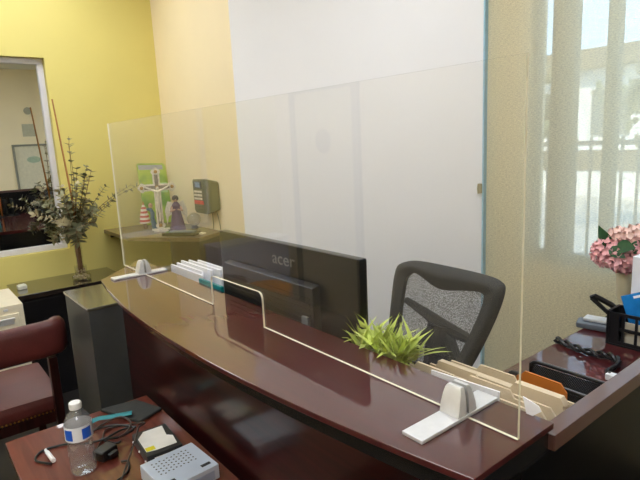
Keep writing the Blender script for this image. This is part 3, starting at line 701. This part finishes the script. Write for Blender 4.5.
for px, pz, a0 in ((-0.088, 0.29, PI), (0.088, 0.29, 0), (0, 0.385, PI / 2), (0, 0.045, -PI / 2)):
    b = NB(); t = bmesh.new(); q = []
    for k in range(3):                      # one three-lobed outline
        a1 = a0 + (k - 1) * 1.35; c_ = (px + 0.017 * math.cos(a1), pz + 0.017 * math.sin(a1))
        q += [(c_[0] + 0.014 * math.cos(a1 + w_), c_[1] + 0.014 * math.sin(a1 + w_)) for w_ in (-1.2, -0.8, -0.4, 0, 0.4, 0.8, 1.2)]
    q += [(px - 0.012 * math.cos(a0), pz - 0.012 * math.sin(a0))]
    t.free(); prism(b, q, 'y', -0.0055, 0.0075, 0.0015); obj('trefoil_end', b, M_silver, cx)
for px, pz in ((-0.094, 0.29), (0.094, 0.29), (0, 0.39), (0, 0.045), (0, 0.29)):
    b = NB(); ball(b, (px, -0.009, pz), 0.0115, (1, .5, 1), 2); obj('boss', b, M_gold, cx)
b = NB()
tube(b, [(0, -0.014, 0.07), (0.004, -0.016, 0.12), (-0.003, -0.017, 0.17), (0, -0.016, 0.21), (0, -0.016, 0.262)], [0.006, 0.0085, 0.0095, 0.013, 0.008], 10)
tube(b, [(-0.078, -0.012, 0.30), (-0.04, -0.015, 0.278), (0, -0.016, 0.262), (0.04, -0.015, 0.278), (0.078, -0.012, 0.30)], [0.0045, 0.006, 0.009, 0.006, 0.0045], 8)
ball(b, (0.002, -0.018, 0.283), 0.0125, (0.85, 0.9, 1.1), 2)
obj('corpus', b, M_silver, cx)

st = thing('statuette', 'small angel statuette in a purple robe right of the crucifix', 'statuette', (-1.37, 0.80, 0.9305), AF)
b = NB(); lathe(b, [(0.05, 0.0005), (0.052, 0.01), (0.044, 0.05), (0.032, 0.11), (0.024, 0.15), (0.028, 0.17), (0.016, 0.19), (0.009, 0.197)], 18); obj('robe', b, M_purple, st)
b = NB(); ball(b, (0, -0.002, 0.213), 0.019, (0.85, 0.95, 1.1), 2); ball(b, (0, -0.02, 0.211), 0.004); tube(b, [(-0.026, -0.006, 0.165), (-0.034, -0.025, 0.14), (-0.008, -0.035, 0.15)], [0.008, 0.007, 0.005], 8); tube(b, [(0.026, -0.006, 0.165), (0.034, -0.025, 0.14), (0.008, -0.035, 0.15)], [0.008, 0.007, 0.005], 8); obj('head_and_arms', b, M_skin, st)
for s in (-1, 1):
    b = NB(); prism(b, [(s * 0.006, 0.13), (s * 0.05, 0.10), (s * 0.062, 0.05), (s * 0.07, 0.14), (s * 0.05, 0.20), (s * 0.02, 0.19)], 'y', 0.022, 0.028); obj('wing', b, M_silver, st)
b = NB(); lathe(b, [(0.0195, 0.208), (0.021, 0.22), (0.015, 0.233), (0.002, 0.238)], 14); obj('hair', b, M_darkmetal, st)

bf = thing('figurine', 'tall blue glazed figurine standing left of the crucifix', 'figurine', (-1.60, 0.73, 0.9305), AF)
b = NB(); tube(b, [(0.012, 0, 0.0005), (0.004, 0, 0.03), (-0.004, 0, 0.08), (0.0, 0, 0.115), (-0.012, 0, 0.14), (-0.036, 0, 0.142)], [0.026, 0.018, 0.014, 0.014, 0.013, 0.008], 12); obj('cloak', b, M_bluefig, bf)
b = NB(); ball(b, (-0.008, -0.004, 0.165), 0.016, (0.9, 0.9, 1.1)); obj('head', b, M_skin, bf)

sf = thing('ornament', 'red and white striped little tree ornament at the cabinet left edge', 'ornament', (-1.70, 0.71, 0.9305))
mst = bpy.data.materials.new('red_white_stripes'); mst.use_nodes = True
nt = mst.node_tree; tcc = nt.nodes.new('ShaderNodeTexCoord'); w_ = nt.nodes.new('ShaderNodeTexWave'); w_.bands_direction = 'Z'; w_.inputs['Scale'].default_value = 11; w_.inputs['Distortion'].default_value = 0.4
rr = nt.nodes.new('ShaderNodeValToRGB'); rr.color_ramp.interpolation = 'CONSTANT'; rr.color_ramp.elements[0].color = lin((206, 60, 52)) + (1,); rr.color_ramp.elements[1].position = 0.5; rr.color_ramp.elements[1].color = lin((236, 226, 206)) + (1,)
nt.links.new(tcc.outputs['Object'], w_.inputs['Vector']); nt.links.new(w_.outputs['Fac'], rr.inputs['Fac']); nt.links.new(rr.outputs['Color'], nt.nodes['Principled BSDF'].inputs['Base Color'])
b = NB(); lathe(b, [(0.012, 0.0005), (0.012, 0.04)], 12); obj('trunk', b, M_stem, sf)
b = NB(); lathe(b, [(0.036, 0.04), (0.028, 0.09), (0.018, 0.14), (0.003, 0.172)], 16); obj('striped_cone', b, mst, sf)
b = NB(); ball(b, (0, 0, 0.178), 0.008); obj('finial', b, M_gold, sf)

gpn = thing('green_card', 'bright green picture card leaning in the corner behind the crucifix', 'picture', (-1.86, 0.84, 0.9305))
Mt = T(-1.80, 0.855, 0.938) @ Matrix.Rotation(math.radians(-8), 4, 'Y') @ Rz(math.radians(20))
pc = bpy.data.materials.new('green_print'); pc.use_nodes = True
nt = pc.node_tree; tcc = nt.nodes.new('ShaderNodeTexCoord'); v_ = nt.nodes.new('ShaderNodeTexNoise'); v_.inputs['Scale'].default_value = 9; v_.inputs['Detail'].default_value = 1
rr = nt.nodes.new('ShaderNodeValToRGB'); e_ = rr.color_ramp.elements; e_[0].position = 0.35; e_[0].color = lin((92, 150, 44)) + (1,); e_[1].position = 0.6; e_[1].color = lin((178, 206, 62)) + (1,)
nt.links.new(tcc.outputs['Object'], v_.inputs['Vector']); nt.links.new(v_.outputs['Fac'], rr.inputs['Fac']); nt.links.new(rr.outputs['Color'], nt.nodes['Principled BSDF'].inputs['Base Color'])
hw = 0.125; tp_ = 0.43
cp = [(-hw, 0), (hw, 0), (hw, tp_ - 0.03)] + arc(hw - 0.03, tp_ - 0.03, 0.03, 0, PI / 2, 4) + [(-hw + 0.01, tp_), (-hw, tp_ - 0.01)]
b = NB(); prism(b, cp, 'x', -0.004, 0.004, M=Mt); wobj('card', b, pc, gpn)
b = NB(); box(b, (0.0045, -hw + 0.005, tp_ - 0.045), (0.006, hw - 0.03, tp_ - 0.012), 0, Mt); wobj('grey_banner', b, pm('grey_banner', (168, 172, 178), 0.5), gpn)
b = NB(); box(b, (0.0045, 0.02, 0.22), (0.006, hw - 0.012, 0.29), 0, Mt); wobj('pale_patch', b, pm('mint_print', (176, 214, 150), 0.5), gpn)
b = NB(); prism(b, [(-0.01, 0.15), (0.025, 0.15), (0.03, 0.19), (0.0, 0.2)], 'x', 0.0045, 0.006, M=Mt); wobj('orange_patch', b, M_orange, gpn)

gb = thing('glass_globe', 'clear glass globe on the cabinet below the time clock', 'globe', (-1.40, 0.93, 0.9305))
b = NB(); lathe(b, [(0.022, 0.0005), (0.026, 0.006), (0.018, 0.02)], 16); obj('base', b, M_darkmetal, gb)
b = NB(); ball(b, (0, 0, 0.062), 0.045, sub=3); obj('globe', b, clear('globe_glass', (0.86, 0.86, 0.84), 0.08, 0.12, (0.8, 0.8, 0.78)), gb)

b = NB(); box(b, (-0.11, -0.045, 0), (0.11, 0.045, 0.02), 0.003)
bk = tag(obj('closed_book', b, M_black, None, (-1.235, 0.76, 0.9305), math.radians(38)), 'black closed book lying flat on the cabinet before the statuette', 'book')
b = NB(); box(b, (-0.07, -0.03, 0), (0.09, 0.03, 0.006), 0.002)
tag(obj('pen_case', b, pm('blue_grey_case', (128, 138, 150), 0.3, metal=0.4), None, (-1.235, 0.76, 0.951), math.radians(40)), 'slim grey case on top of the black book', 'case')
b = NB(); box(b, (-0.02, -0.018, 0), (0.02, 0.018, 0.008), 0.001)
tag(obj('note_pad', b, M_cream, None, (-1.16, 0.86, 0.9305), 0.4), 'little cream note pad at the cabinet right corner', 'note pad')

# ------------------------------------------------------------------ time clock on the cream wall
tk = thing('time_clock', 'olive grey wall time clock with keypad and small screen', 'time clock', (-1.245, 0.999, 1.045))
b = NB(); t = bmesh.new()
fpts = [(-1.342, 1.06), (-1.318, 1.045), (-1.168, 1.045), (-1.150, 1.056), (-1.150, 1.262), (-1.162, 1.268), (-1.335, 1.262), (-1.345, 1.25)]
bpts = [(-1.335, 1.065), (-1.31, 1.055), (-1.168, 1.06), (-1.145, 1.07), (-1.145, 1.235), (-1.155, 1.245), (-1.325, 1.24), (-1.335, 1.23)]
A = [t.verts.new((x, 0.915, z)) for x, z in fpts]; B = [t.verts.new((x, 0.998, z)) for x, z in bpts]
t.faces.new(A); t.faces.new(B[::-1])
for i in range(8): t.faces.new([A[i], B[i], B[(i + 1) % 8], A[(i + 1) % 8]])
bmesh.ops.recalc_face_normals(t, faces=t.faces); bmesh.ops.bevel(t, geom=[e for e in t.edges if e.calc_face_angle(0) > 0.9], offset=0.005, segments=2, affect='EDGES', profile=0.5); merge(b, t)
wobj('housing', b, M_clock, tk)
b = NB(); box(b, (-1.322, 0.9115, 1.205), (-1.215, 0.9145, 1.25), 0.001); bz = wobj('screen_bezel', b, pm('dark_bezel', (52, 60, 60), 0.3), tk)
b = NB(); box(b, (-1.30, 0.9095, 1.212), (-1.235, 0.9112, 1.244)); wobj('screen', b, M_lcd, tk).parent = bz
for r in range(4):
    for c in range(3):
        b = NB(); x = -1.325 + c * 0.038; z = 1.178 - r * 0.0225
        box(b, (x, 0.9105, z), (x + 0.03, 0.9145, z + 0.013), 0.001); wobj('key', b, M_red if r == 3 else M_cream, tk)
b = NB(); box(b, (-1.335, 0.913, 1.103), (-1.205, 0.9147, 1.128), 0.001); wobj('red_strip', b, M_red, tk)
b = NB(); tube(b, smooth_path([(-1.24, 0.985, 1.06), (-1.245, 0.990, 1.0), (-1.25, 0.992, 0.95), (-1.25, 0.985, 0.933)], 6), 0.0022, 6)
b2 = NB(); tube(b2, smooth_path([(-1.19, 0.990, 1.06), (-1.175, 0.993, 1.01), (-1.16, 0.993, 0.96), (-1.155, 0.99, 0.933)], 6), 0.0022, 6)
wobj('cord', b, M_greycable, tk); wobj('cord', b2, M_greycable, tk)

# ------------------------------------------------------------------ burgundy guest chair (seen over its low back)
gc = thing('guest_chair', 'burgundy leather guest chair with padded roll back and nailhead seat', 'chair', (-0.66, -0.43, 0))
b = NB()
pth = smooth_path([(-0.485, -0.155, 0.735), (-0.455, -0.158, 0.737), (-0.432, -0.19, 0.738), (-0.425, -0.30, 0.738), (-0.425, -0.52, 0.738), (-0.432, -0.68, 0.738), (-0.455, -0.712, 0.737), (-0.485, -0.715, 0.735)], 6)
t = bmesh.new(); rr_ = []
for i, p in enumerate(pth):
    d_ = (pth[min(i + 1, len(pth) - 1)] - pth[max(i - 1, 0)]); d_.z = 0; d_.normalize(); s_ = Vector((d_.y, -d_.x, 0))
    k_ = 0.6 if i in (0, len(pth) - 1) else 1.0
    rr_.append([t.verts.new(p + k_ * (0.036 * math.copysign(abs(math.cos(a)) ** 0.7, math.cos(a)) * s_ + Vector((0, 0, 0.074 * math.copysign(abs(math.sin(a)) ** 0.7, math.sin(a)))))) for a in [2 * PI * q / 16 for q in range(16)]])
for A, B in zip(rr_, rr_[1:]):
    for k in range(16): t.faces.new([A[k], A[(k + 1) % 16], B[(k + 1) % 16], B[k]])
t.faces.new(rr_[0]); t.faces.new(rr_[-1][::-1]); merge(b, t)
wobj('backrest', b, M_leather, gc, ang=70)
b = NB(); t = bmesh.new()
box(t, (-0.93, -0.70, 0.40), (-0.465, -0.165, 0.475), 0.03, seg=4)
for v in t.verts:
    if v.co.z > 0.44:
        dx = (v.co.x + 0.70) / 0.25; dy = (v.co.y + 0.43) / 0.27
        v.co.z += 0.02 * max(0, 1 - max(abs(dx), abs(dy)))
bmesh.ops.subdivide_edges(t, edges=[e for e in t.edges if e.calc_length() > 0.2], cuts=5, use_grid_fill=True)
for v in t.verts:
    if v.co.z > 0.46:
        dx = (v.co.x + 0.70) / 0.235; dy = (v.co.y + 0.43) / 0.26
        v.co.z = 0.475 + 0.022 * max(0, (1 - dx * dx)) * max(0, (1 - dy * dy))
merge(b, t); wobj('seat', b, M_leather, gc, ang=60)
b = NB(); box(b, (-0.92, -0.68, 0.36), (-0.47, -0.185, 0.405), 0.003); wobj('seat_rail', b, M_darkwood, gc)
b = NB()
for k in range(34):
    y = -0.68 + k * 0.0148; ball(b, (-0.468, y, 0.412), 0.0045, (1, 1, 1), 1)
for k in range(30): ball(b, (-0.92 + k * 0.0152, -0.178, 0.412), 0.0045, (1, 1, 1), 1)
nh = wobj('nailhead_trim', b, M_brass, gc)
for x, y in ((-0.452, -0.195), (-0.452, -0.67), (-0.90, -0.20), (-0.90, -0.66)):
    b = NB(); zt = 0.66 if x > -0.6 else 0.36
    xt = x + (0.018 if x > -0.6 else 0)
    prism(b, [(-0.02, -0.016), (0.02, -0.016), (0.02, 0.016), (-0.02, 0.016)], 'z', 0.0005, zt, 0.004, T(xt + (0.008 if x > -.6 else 0), y, 0)); wobj('leg', b, M_darkwood, gc)

# ------------------------------------------------------------------ side table with clutter
sd = thing('side_table', 'low mahogany side table in front of the counter holding bottle and drives', 'side table', (0.50, -0.225, 0))
b = NB(); box(b, (0.10, -0.445, 0.592), (0.92, -0.008, 0.62), 0.004); wobj('tabletop', b, wood('mahogany_table', (94, 44, 35), (118, 60, 46), 0.35, 0.8, (2, 30, 30)), sd)
b = NB(); box(b, (0.14, -0.41, 0.52), (0.88, -0.04, 0.5915)); wobj('apron', b, M_darkwood, sd)
for x in (0.14, 0.845):
    for y in (-0.41, -0.075):
        b = NB(); box(b, (x - 0.008, y - 0.008, 0.0005), (x + 0.035, y + 0.035, 0.5912), 0.003); wobj('leg', b, M_darkwood, sd)
ZT = 0.6205

wb = thing('water_bottle', 'nearly empty clear plastic water bottle with white cap and blue label', 'bottle', (0.420, -0.303, ZT))
wb.scale = (1.08, 1.08, 1.05)
prof = [(0.0, 0.003), (0.02, 0.0005), (0.029, 0.004), (0.031, 0.015), (0.0295, 0.03), (0.031, 0.038), (0.0295, 0.046), (0.031, 0.054), (0.0295, 0.062), (0.031, 0.07), (0.0285, 0.085), (0.0285, 0.09), (0.0315, 0.098), (0.0315, 0.135), (0.029, 0.147), (0.023, 0.158), (0.0155, 0.167), (0.0125, 0.172), (0.0125, 0.18)]
b = NB(); lathe(b, prof, 32, cap=False); obj('bottle_body', b, M_pet, wb)
b = NB(); lathe(b, [(0.001, 0.0035), (0.028, 0.006), (0.0295, 0.015), (0.0285, 0.026), (0.001, 0.026)], 28); obj('water', b, M_water, wb)
b = NB(); lathe(b, [(0.014, 0.174), (0.0148, 0.176), (0.0148, 0.188), (0.0135, 0.1905), (0.001, 0.191)], 24); obj('cap', b, M_cap, wb)
b = NB(); lathe(b, [(0.0321, 0.097), (0.0321, 0.136)], 40, cap=False); lb = obj('label_band', b, M_labelw, wb)
for a0, a1 in ((-1.05, -0.35), (0.35, 1.1), (2.2, 2.9), (-2.7, -2.0)):
    b = NB(); off = -0.35
    for k in range(8):
        u0 = a0 + (a1 - a0) * k / 8 + off; u1 = a0 + (a1 - a0) * (k + 1) / 8 + off
        b.faces.new([b.verts.new((0.0325 * math.cos(u), 0.0325 * math.sin(u), z)) for u, z in ((u0, 0.102), (u1, 0.102), (u1, 0.130), (u0, 0.130))])
    bmesh.ops.remove_doubles(b, verts=b.verts, dist=1e-5)
    obj('blue_print', b, M_blue, wb).parent = lb

hd = thing('hard_drive', 'dark hard disk drive with a white label on the side table', 'hard drive', (0.46, -0.113, ZT), math.radians(-4))
b = NB(); box(b, (-0.073, -0.05, 0.004), (0.073, 0.05, 0.032), 0.002); box(b, (-0.07, -0.046, 0.0003), (0.07, 0.046, 0.004)); obj('casing', b, M_hdd, hd)
b = NB(); prism(b, [(-0.062, -0.02), (-0.03, -0.044), (0.05, -0.044), (0.056, -0.02), (0.056, 0.04), (0.01, 0.044), (-0.004, 0.03), (-0.062, 0.036)], 'z', 0.0322, 0.0328); obj('label', b, M_hddl, hd)
b = NB(); box(b, (0.03, -0.043, 0.0329), (0.05, -0.018, 0.0333)); obj('yellow_sticker', b, M_yellow, hd)
b = NB(); box(b, (0.0732, -0.03, 0.014), (0.0736, 0.03, 0.022)); obj('barcode_label', b, M_hddl, hd)
for x, y in ((-0.06, -0.0505), (0.0, -0.0505), (0.06, -0.0505)):
    b = NB(); ball(b, (x, y, 0.012), 0.004, sub=1); obj('screw', b, M_metal, hd)

od = thing('disc_drive', 'silver metal disc drive with rows of vent holes on the side table', 'disc drive', (0.635, -0.122, ZT), math.radians(3))
b = NB(); box(b, (-0.073, -0.075, 0.0005), (0.073, 0.075, 0.041), 0.003); obj('casing', b, M_steel, od)
b = NB()
for i in range(5):
    for j in range(10): lathe(b, [(0.0026, 0.0412), (0.0003, 0.0414)], 8, c=(-0.05 + i * 0.014 + (j % 2) * 0.004, -0.052 + j * 0.0105, 0))
obj('vent_hole', b, M_fileslot, od)
for ya in (0.036, -0.062):
    b = NB(); box(b, (0.045, ya, 0.0405), (0.056, ya + 0.026, 0.0414)); obj('slot', b, M_cable, od)
b = NB(); box(b, (0.0732, -0.06, 0.006), (0.0745, 0.06, 0.03), 0.001); obj('face_plate', b, pm('pale_blue_steel', (180, 196, 220), 0.35, metal=0.5), od)

b = NB(); t = bmesh.new(); q = [(0.112, -0.17), (0.285, -0.10), (0.248, -0.012), (0.13, -0.055)]
prism(t, q, 'z', ZT + 0.0005, ZT + 0.011, 0.004); merge(b, t)
solo('cloth_pouch', b, M_fabric, 'flat charcoal cloth pouch at the back of the side table', 'pouch')
b = NB(); tube(b, smooth_path([(0.225, -0.275, ZT + 0.006), (0.20, -0.235, ZT + 0.016), (0.19, -0.20, ZT + 0.018), (0.205, -0.165, ZT + 0.018), (0.232, -0.105, ZT + 0.02)], 6), 0.013, 8, flat=0.2)
solo('strap', b, M_teal, 'short teal strap lying over the charcoal pouch', 'strap')
ad_ = thing('power_adapter', 'black power adapter block beside the water bottle', 'adapter', (0.395, -0.238, ZT), math.radians(25))
b = NB(); box(b, (-0.022, -0.028, 0.0005), (0.022, 0.028, 0.03), 0.006, seg=3); obj('block', b, M_cable, ad_)
b = NB(); box(b, (0.0225, -0.015, 0.008), (0.036, 0.015, 0.022), 0.002); obj('plug_end', b, M_blackpl, ad_)
def cable(name, pts, r, mat, lab):
    b = NB(); tube(b, smooth_path(pts, 8), r, 7); return solo(name, b, mat, lab, 'cable', 'loose cables on the side table')
z = ZT + 0.004
cable('cable', [(0.37, -0.262, z + .004), (0.30, -0.22, z), (0.25, -0.19, z), (0.27, -0.13, z), (0.33, -0.10, z + .02), (0.40, -0.14, z + 0.05), (0.46, -0.17, z + 0.055), (0.53, -0.215, z + 0.045), (0.58, -0.26, z + 0.01), (0.66, -0.29, z), (0.80, -0.31, z)], 0.0025, M_cable2, 'thin brown cable arching over the drives')
cable('cable', [(0.33, -0.365, z), (0.28, -0.395, z), (0.24, -0.37, z), (0.25, -0.31, z), (0.30, -0.27, z + .008), (0.32, -0.22, z + .01), (0.30, -0.16, z + .008), (0.31, -0.12, z + .006)], 0.0032, M_cable, 'black cable looping around the water bottle')
cable('cable', [(0.25, -0.265, z + .001), (0.265, -0.22, z + .02), (0.29, -0.17, z + .022), (0.335, -0.135, z + .018), (0.345, -0.18, z + .012), (0.34, -0.225, z + .02), (0.36, -0.2, z + .006), (0.37, -0.185, z + 0.012)], 0.0036, M_cable, 'tangled black cable between the pouch and the adapter')
cable('cable', [(0.36, -0.265, z + .03), (0.31, -0.255, z + .028), (0.27, -0.21, z + .03), (0.26, -0.15, z + .03), (0.31, -0.135, z + .026), (0.36, -0.165, z + .028), (0.385, -0.195, z + .034)], 0.0028, M_cable2, 'thin brown cable coiled loosely over the other cables by the bottle')
cable('cable', [(0.455, -0.215, z), (0.47, -0.20, z), (0.52, -0.225, z), (0.56, -0.30, z), (0.65, -0.34, z), (0.85, -0.36, z)], 0.003, M_cable, 'black cable running from the adapter to the table front')
b = NB(); tube(b, [(0.325, -0.358, ZT + .008), (0.265, -0.362, ZT + .008)], [0.0065, 0.006], 10); tube(b, [(0.265, -0.362, ZT + .008), (0.248, -0.363, ZT + .008)], 0.004, 8)
solo('cable_connector', b, M_cap, 'white cable connector lying left of the water bottle', 'connector')

# ------------------------------------------------------------------ lobby behind the visitors (seen only in reflections)
b = NB()
for a, c in (((-2.36 + 0.0, YL, 0), (-2.30, YL + 0.03, 2.02)),): pass
dr1 = thing('door_1', None, None, (-1.3, YL + 0.02, 0)); dr1['kind'] = 'structure'
b = NB(); box(b, (-1.70, YL, 0), (-1.64, YL + 0.03, 1.88)); box(b, (-0.96, YL, 0), (-0.90, YL + 0.03, 1.88)); box(b, (-1.64, YL, 1.83), (-0.96, YL + 0.03, 1.88)); wobj('door_frame', b, M_gray, dr1)
b = NB(); box(b, (-1.64, YL, 0.01), (-0.96, YL + 0.015, 1.83)); wobj('door_leaf', b, M_ceramic, dr1)
b = NB(); lathe(b, [(0.09, 0), (0.09, 0.004)], 28, M=T(-1.30, YL + 0.0155, 1.46) @ Matrix.Rotation(-PI / 2, 4, 'X')); wobj('round_sign', b, M_gray, dr1)
lc = thing('lobby_reflector', 'pale blue-grey box added at the green lobby wall to be reflected', 'cabinet', (-1.7, -1.75, 0))  # invented box, tinted to give the shield a pale bluish reflection
b = NB(); box(b, (-1.93, -1.90, 0.0005), (-1.72, -1.25, 0.69)); wobj('body', b, pm('reflected_pale_blue', (205, 208, 232), 0.5), lc)
b = NB(); box(b, (-1.93, -1.91, 0.6905), (-1.71, -1.24, 0.71), 0.003); wobj('top', b, M_trimw, lc)
ot = thing('ottoman', 'round orange vinyl ottoman in the lobby', 'ottoman', (-1.47, -1.50, 0))
b = NB(); lathe(b, [(0.19, 0.0005), (0.2, 0.02), (0.2, 0.36), (0.19, 0.39), (0.15, 0.41), (0.001, 0.42)], 32); obj('cushion', b, M_orangefab, ot)
rt_ = thing('round_table', 'small round black lobby table', 'side table', (-1.36, -1.05, 0))
b = NB(); lathe(b, [(0.19, 0.52), (0.2, 0.53), (0.19, 0.55), (0.001, 0.55)], 28); obj('tabletop', b, M_black, rt_)
b = NB(); lathe(b, [(0.02, 0.03), (0.02, 0.52)], 14); obj('post', b, M_black, rt_)
b = NB(); lathe(b, [(0.13, 0.0005), (0.12, 0.02), (0.02, 0.03)], 24); obj('foot', b, M_black, rt_)
# right-hand side of the office, seen in the reflective window
sdk = thing('side_desk', 'long dark desk along the right wall reflected in the wall window', 'desk', (3.2, 0.75, 0))
b = NB(); box(b, (2.85, 0.0, 0.70), (3.57, 1.55, 0.74), 0.004); wobj('top', b, M_black, sdk)
for a_, c_ in (((2.88, 0.02, 0.0005), (3.55, 0.06, 0.6995)), ((2.88, 1.49, 0.0005), (3.55, 1.53, 0.6995)), ((2.9, 0.0605, 0.1), (2.93, 1.4895, 0.6995))):
    b = NB(); box(b, a_, c_); wobj('panel', b, M_black, sdk)
pf = thing('picture_frame', 'tall grey framed poster on the right wall seen in the wall window', 'picture', (3.585, 1.25, 0.85))
b = NB(); box(b, (3.57, 0.92, 0.85), (3.597, 0.95, 1.62)); box(b, (3.57, 1.60, 0.85), (3.597, 1.63, 1.62)); box(b, (3.57, 0.95, 1.59), (3.597, 1.60, 1.62)); box(b, (3.57, 0.95, 0.85), (3.597, 1.60, 0.88)); wobj('frame', b, pm('pewter_frame', (140, 138, 124), 0.4), pf)
b = NB(); box(b, (3.585, 0.95, 0.88), (3.595, 1.60, 1.59)); wobj('poster', b, pm('poster_paper', (222, 214, 188), 0.6), pf)
b = NB(); lathe(b, [(0.10, 0), (0.10, 0.001)], 24, M=T(3.5845, 1.2, 1.38) @ Matrix.Rotation(-PI / 2, 4, 'Y') @ Matrix.Diagonal((0.5, 1, 1, 1))); wobj('printed_oval', b, pm('oval_print', (170, 186, 160), 0.6), pf)
b = NB(); lathe(b, [(0.055, 0), (0.055, 0.012)], 24, M=T(3.598, 1.21, 2.13) @ Matrix.Rotation(-PI / 2, 4, 'Y')); solo('wall_clock', b, pm('grey_dial', (176, 172, 150), 0.5), 'small round grey dial on the right wall above the poster', 'clock')
b = NB(); box(b, (3.592, 1.10, 1.74), (3.598, 1.28, 1.93)); solo('notice_sign', b, pm('grey_notice', (188, 184, 160), 0.6), 'grey notice sheet on the right wall above the poster', 'notice')
CHAIR_DX = -0.03
for o_ in [c for c in oc.children]: o_.location.x += CHAIR_DX
mo2 = thing('task_chair', 'dark task chair at the long desk by the right wall', 'chair', (2.36, 1.15, 0))
b = NB(); box(b, (-0.04, -0.2, 0.55), (0.03, 0.2, 1.0), 0.03, seg=3); obj('backrest', b, M_fabric, mo2)
b = NB(); box(b, (0.0, -0.21, 0.42), (0.42, 0.21, 0.5), 0.03, seg=3); obj('seat', b, M_fabric, mo2)
b = NB(); tube(b, [(0.2, 0, 0.05), (0.2, 0, 0.43)], 0.03); obj('column', b, M_blackpl, mo2)
b = NB(); tube(b, [(-0.02, 0, 0.6), (0.0, 0, 0.46), (0.1, 0, 0.41)], 0.02); obj('back_support', b, M_blackpl, mo2)
for k in range(5):
    a = 2 * PI * k / 5; b = NB(); tube(b, [(0.2, 0, 0.07), (0.2 + 0.24 * math.cos(a), 0.24 * math.sin(a), 0.03)], [0.025, 0.025]); obj('base_arm', b, M_blackpl, mo2)
for i, (y, h) in enumerate(((0.62, 0.10), (0.80, 0.14), (0.98, 0.06))):
    b = NB(); box(b, (3.05, y, 0.7405), (3.28, y + 0.13, 0.74 + h), 0.003)
    solo('paper_stack', b, M_paper, ['low stack of white paper on the long desk, nearest its near end', 'tallest stack of white paper on the long desk', 'thinnest stack of white paper on the long desk'][i], 'paper', 'paper stacks on the long desk')

# ------------------------------------------------------------------ outdoors, seen through the shade
b = NB(); box(b, (-14, 2.0, -0.30), (14, 40, -0.12)); struct('ground', b, M_concrete)
hb = thing('building', 'low white stucco building across the street behind the shade', 'building', (-3.0, 12, -0.12))
b = NB(); box(b, (-14, 12, -0.12), (8, 16, 2.75)); wobj('wall', b, M_stucco, hb)
b = NB(); box(b, (-14.2, 11.6, 2.75), (8.2, 16.4, 3.15)); wobj('roof', b, M_roof, hb)
b = NB(); box(b, (-14, 11.96, 0.5), (8, 11.999, 0.95)); wobj('dado_band', b, M_roof, hb)
for x in (-8.2, -5.6, -3.9, -2.2, -0.3):
    b = NB(); box(b, (x, 11.95, 1.3), (x + 0.8, 11.999, 2.3)); wobj('window', b, pm('shaded_glass', (120, 120, 110), 0.3), hb)
fe = thing('fence', 'grey iron picket fence outside the window', 'fence', (0.3, 4.6, -0.12))
b = NB()
for z in (0.05, 1.30): box(b, (-5, 4.58, z), (4, 4.62, z + 0.045))
wobj('fence_rail', b, M_iron, fe)
b = NB()
for k in range(64): box(b, (-5 + k * 0.14, 4.59, -0.12), (-5 + k * 0.14 + 0.022, 4.61, 1.38))
wobj('picket', b, M_iron, fe)['kind'] = 'stuff'
for i, (x, y, h) in enumerate(((-2.9, 7.5, 2.2), (-1.3, 8.5, 2.4))):
    tr = thing('tree', ['bushy street tree outside, left of the wide mullion', 'bushy street tree outside between the window mullions'][i], 'tree', (x, y, -0.12))
    b = NB(); tube(b, [(0, 0, 0), (0.05, 0, h * 0.6), (0, 0, h)], [0.09, 0.07, 0.04], 10); obj('trunk', b, M_stem, tr)
    b = NB()
    for k in range(420):
        p = Vector((random.gauss(0, 0.28), random.gauss(0, 0.28), h * 0.85 + random.gauss(0, 0.26)))
        leaf(b, p, (random.uniform(-1, 1), random.uniform(-1, 1), random.uniform(-1, 1)), (0.1, 0.2, 1), 0.2, 0.12, 0.1, segs=2)
    obj('crown', b, M_leafe, tr, recalc=False)

# ------------------------------------------------------------------ daylight
w = bpy.data.worlds.new('sky'); sc.world = w; w.use_nodes = True
nt = w.node_tree; bg = nt.nodes['Background']
tc = nt.nodes.new('ShaderNodeTexCoord'); sp = nt.nodes.new('ShaderNodeSeparateXYZ'); nt.links.new(tc.outputs['Generated'], sp.inputs[0])
rp = nt.nodes.new('ShaderNodeValToRGB'); rp.color_ramp.elements[0].color = (0.50, 0.74, 1.0, 1); rp.color_ramp.elements[1].position = 0.6; rp.color_ramp.elements[1].color = (0.40, 0.64, 1.0, 1)
nt.links.new(sp.outputs['Z'], rp.inputs['Fac']); nt.links.new(rp.outputs['Color'], bg.inputs['Color']); bg.inputs['Strength'].default_value = 3.6
sl = bpy.data.lights.new('sun', 'SUN'); sl.energy = 7.0; sl.angle = 0.01; sl.color = (1.0, 0.95, 0.86)
so = bpy.data.objects.new('sun', sl); COL.objects.link(so); so.rotation_euler = (math.radians(48), 0, math.radians(-25))

sc.view_settings.view_transform = 'Standard'; sc.view_settings.look = 'None'; sc.view_settings.gamma = 1.0; sc.view_settings.exposure = 0.12
sc.view_settings.use_curve_mapping = False
sc.cycles.use_denoising = True
sc.cycles.max_bounces = 10; sc.cycles.transparent_max_bounces = 16; sc.cycles.diffuse_bounces = 5
sc.cycles.caustics_reflective = False; sc.cycles.caustics_refractive = False
sc.cycles.sample_clamp_indirect = 6
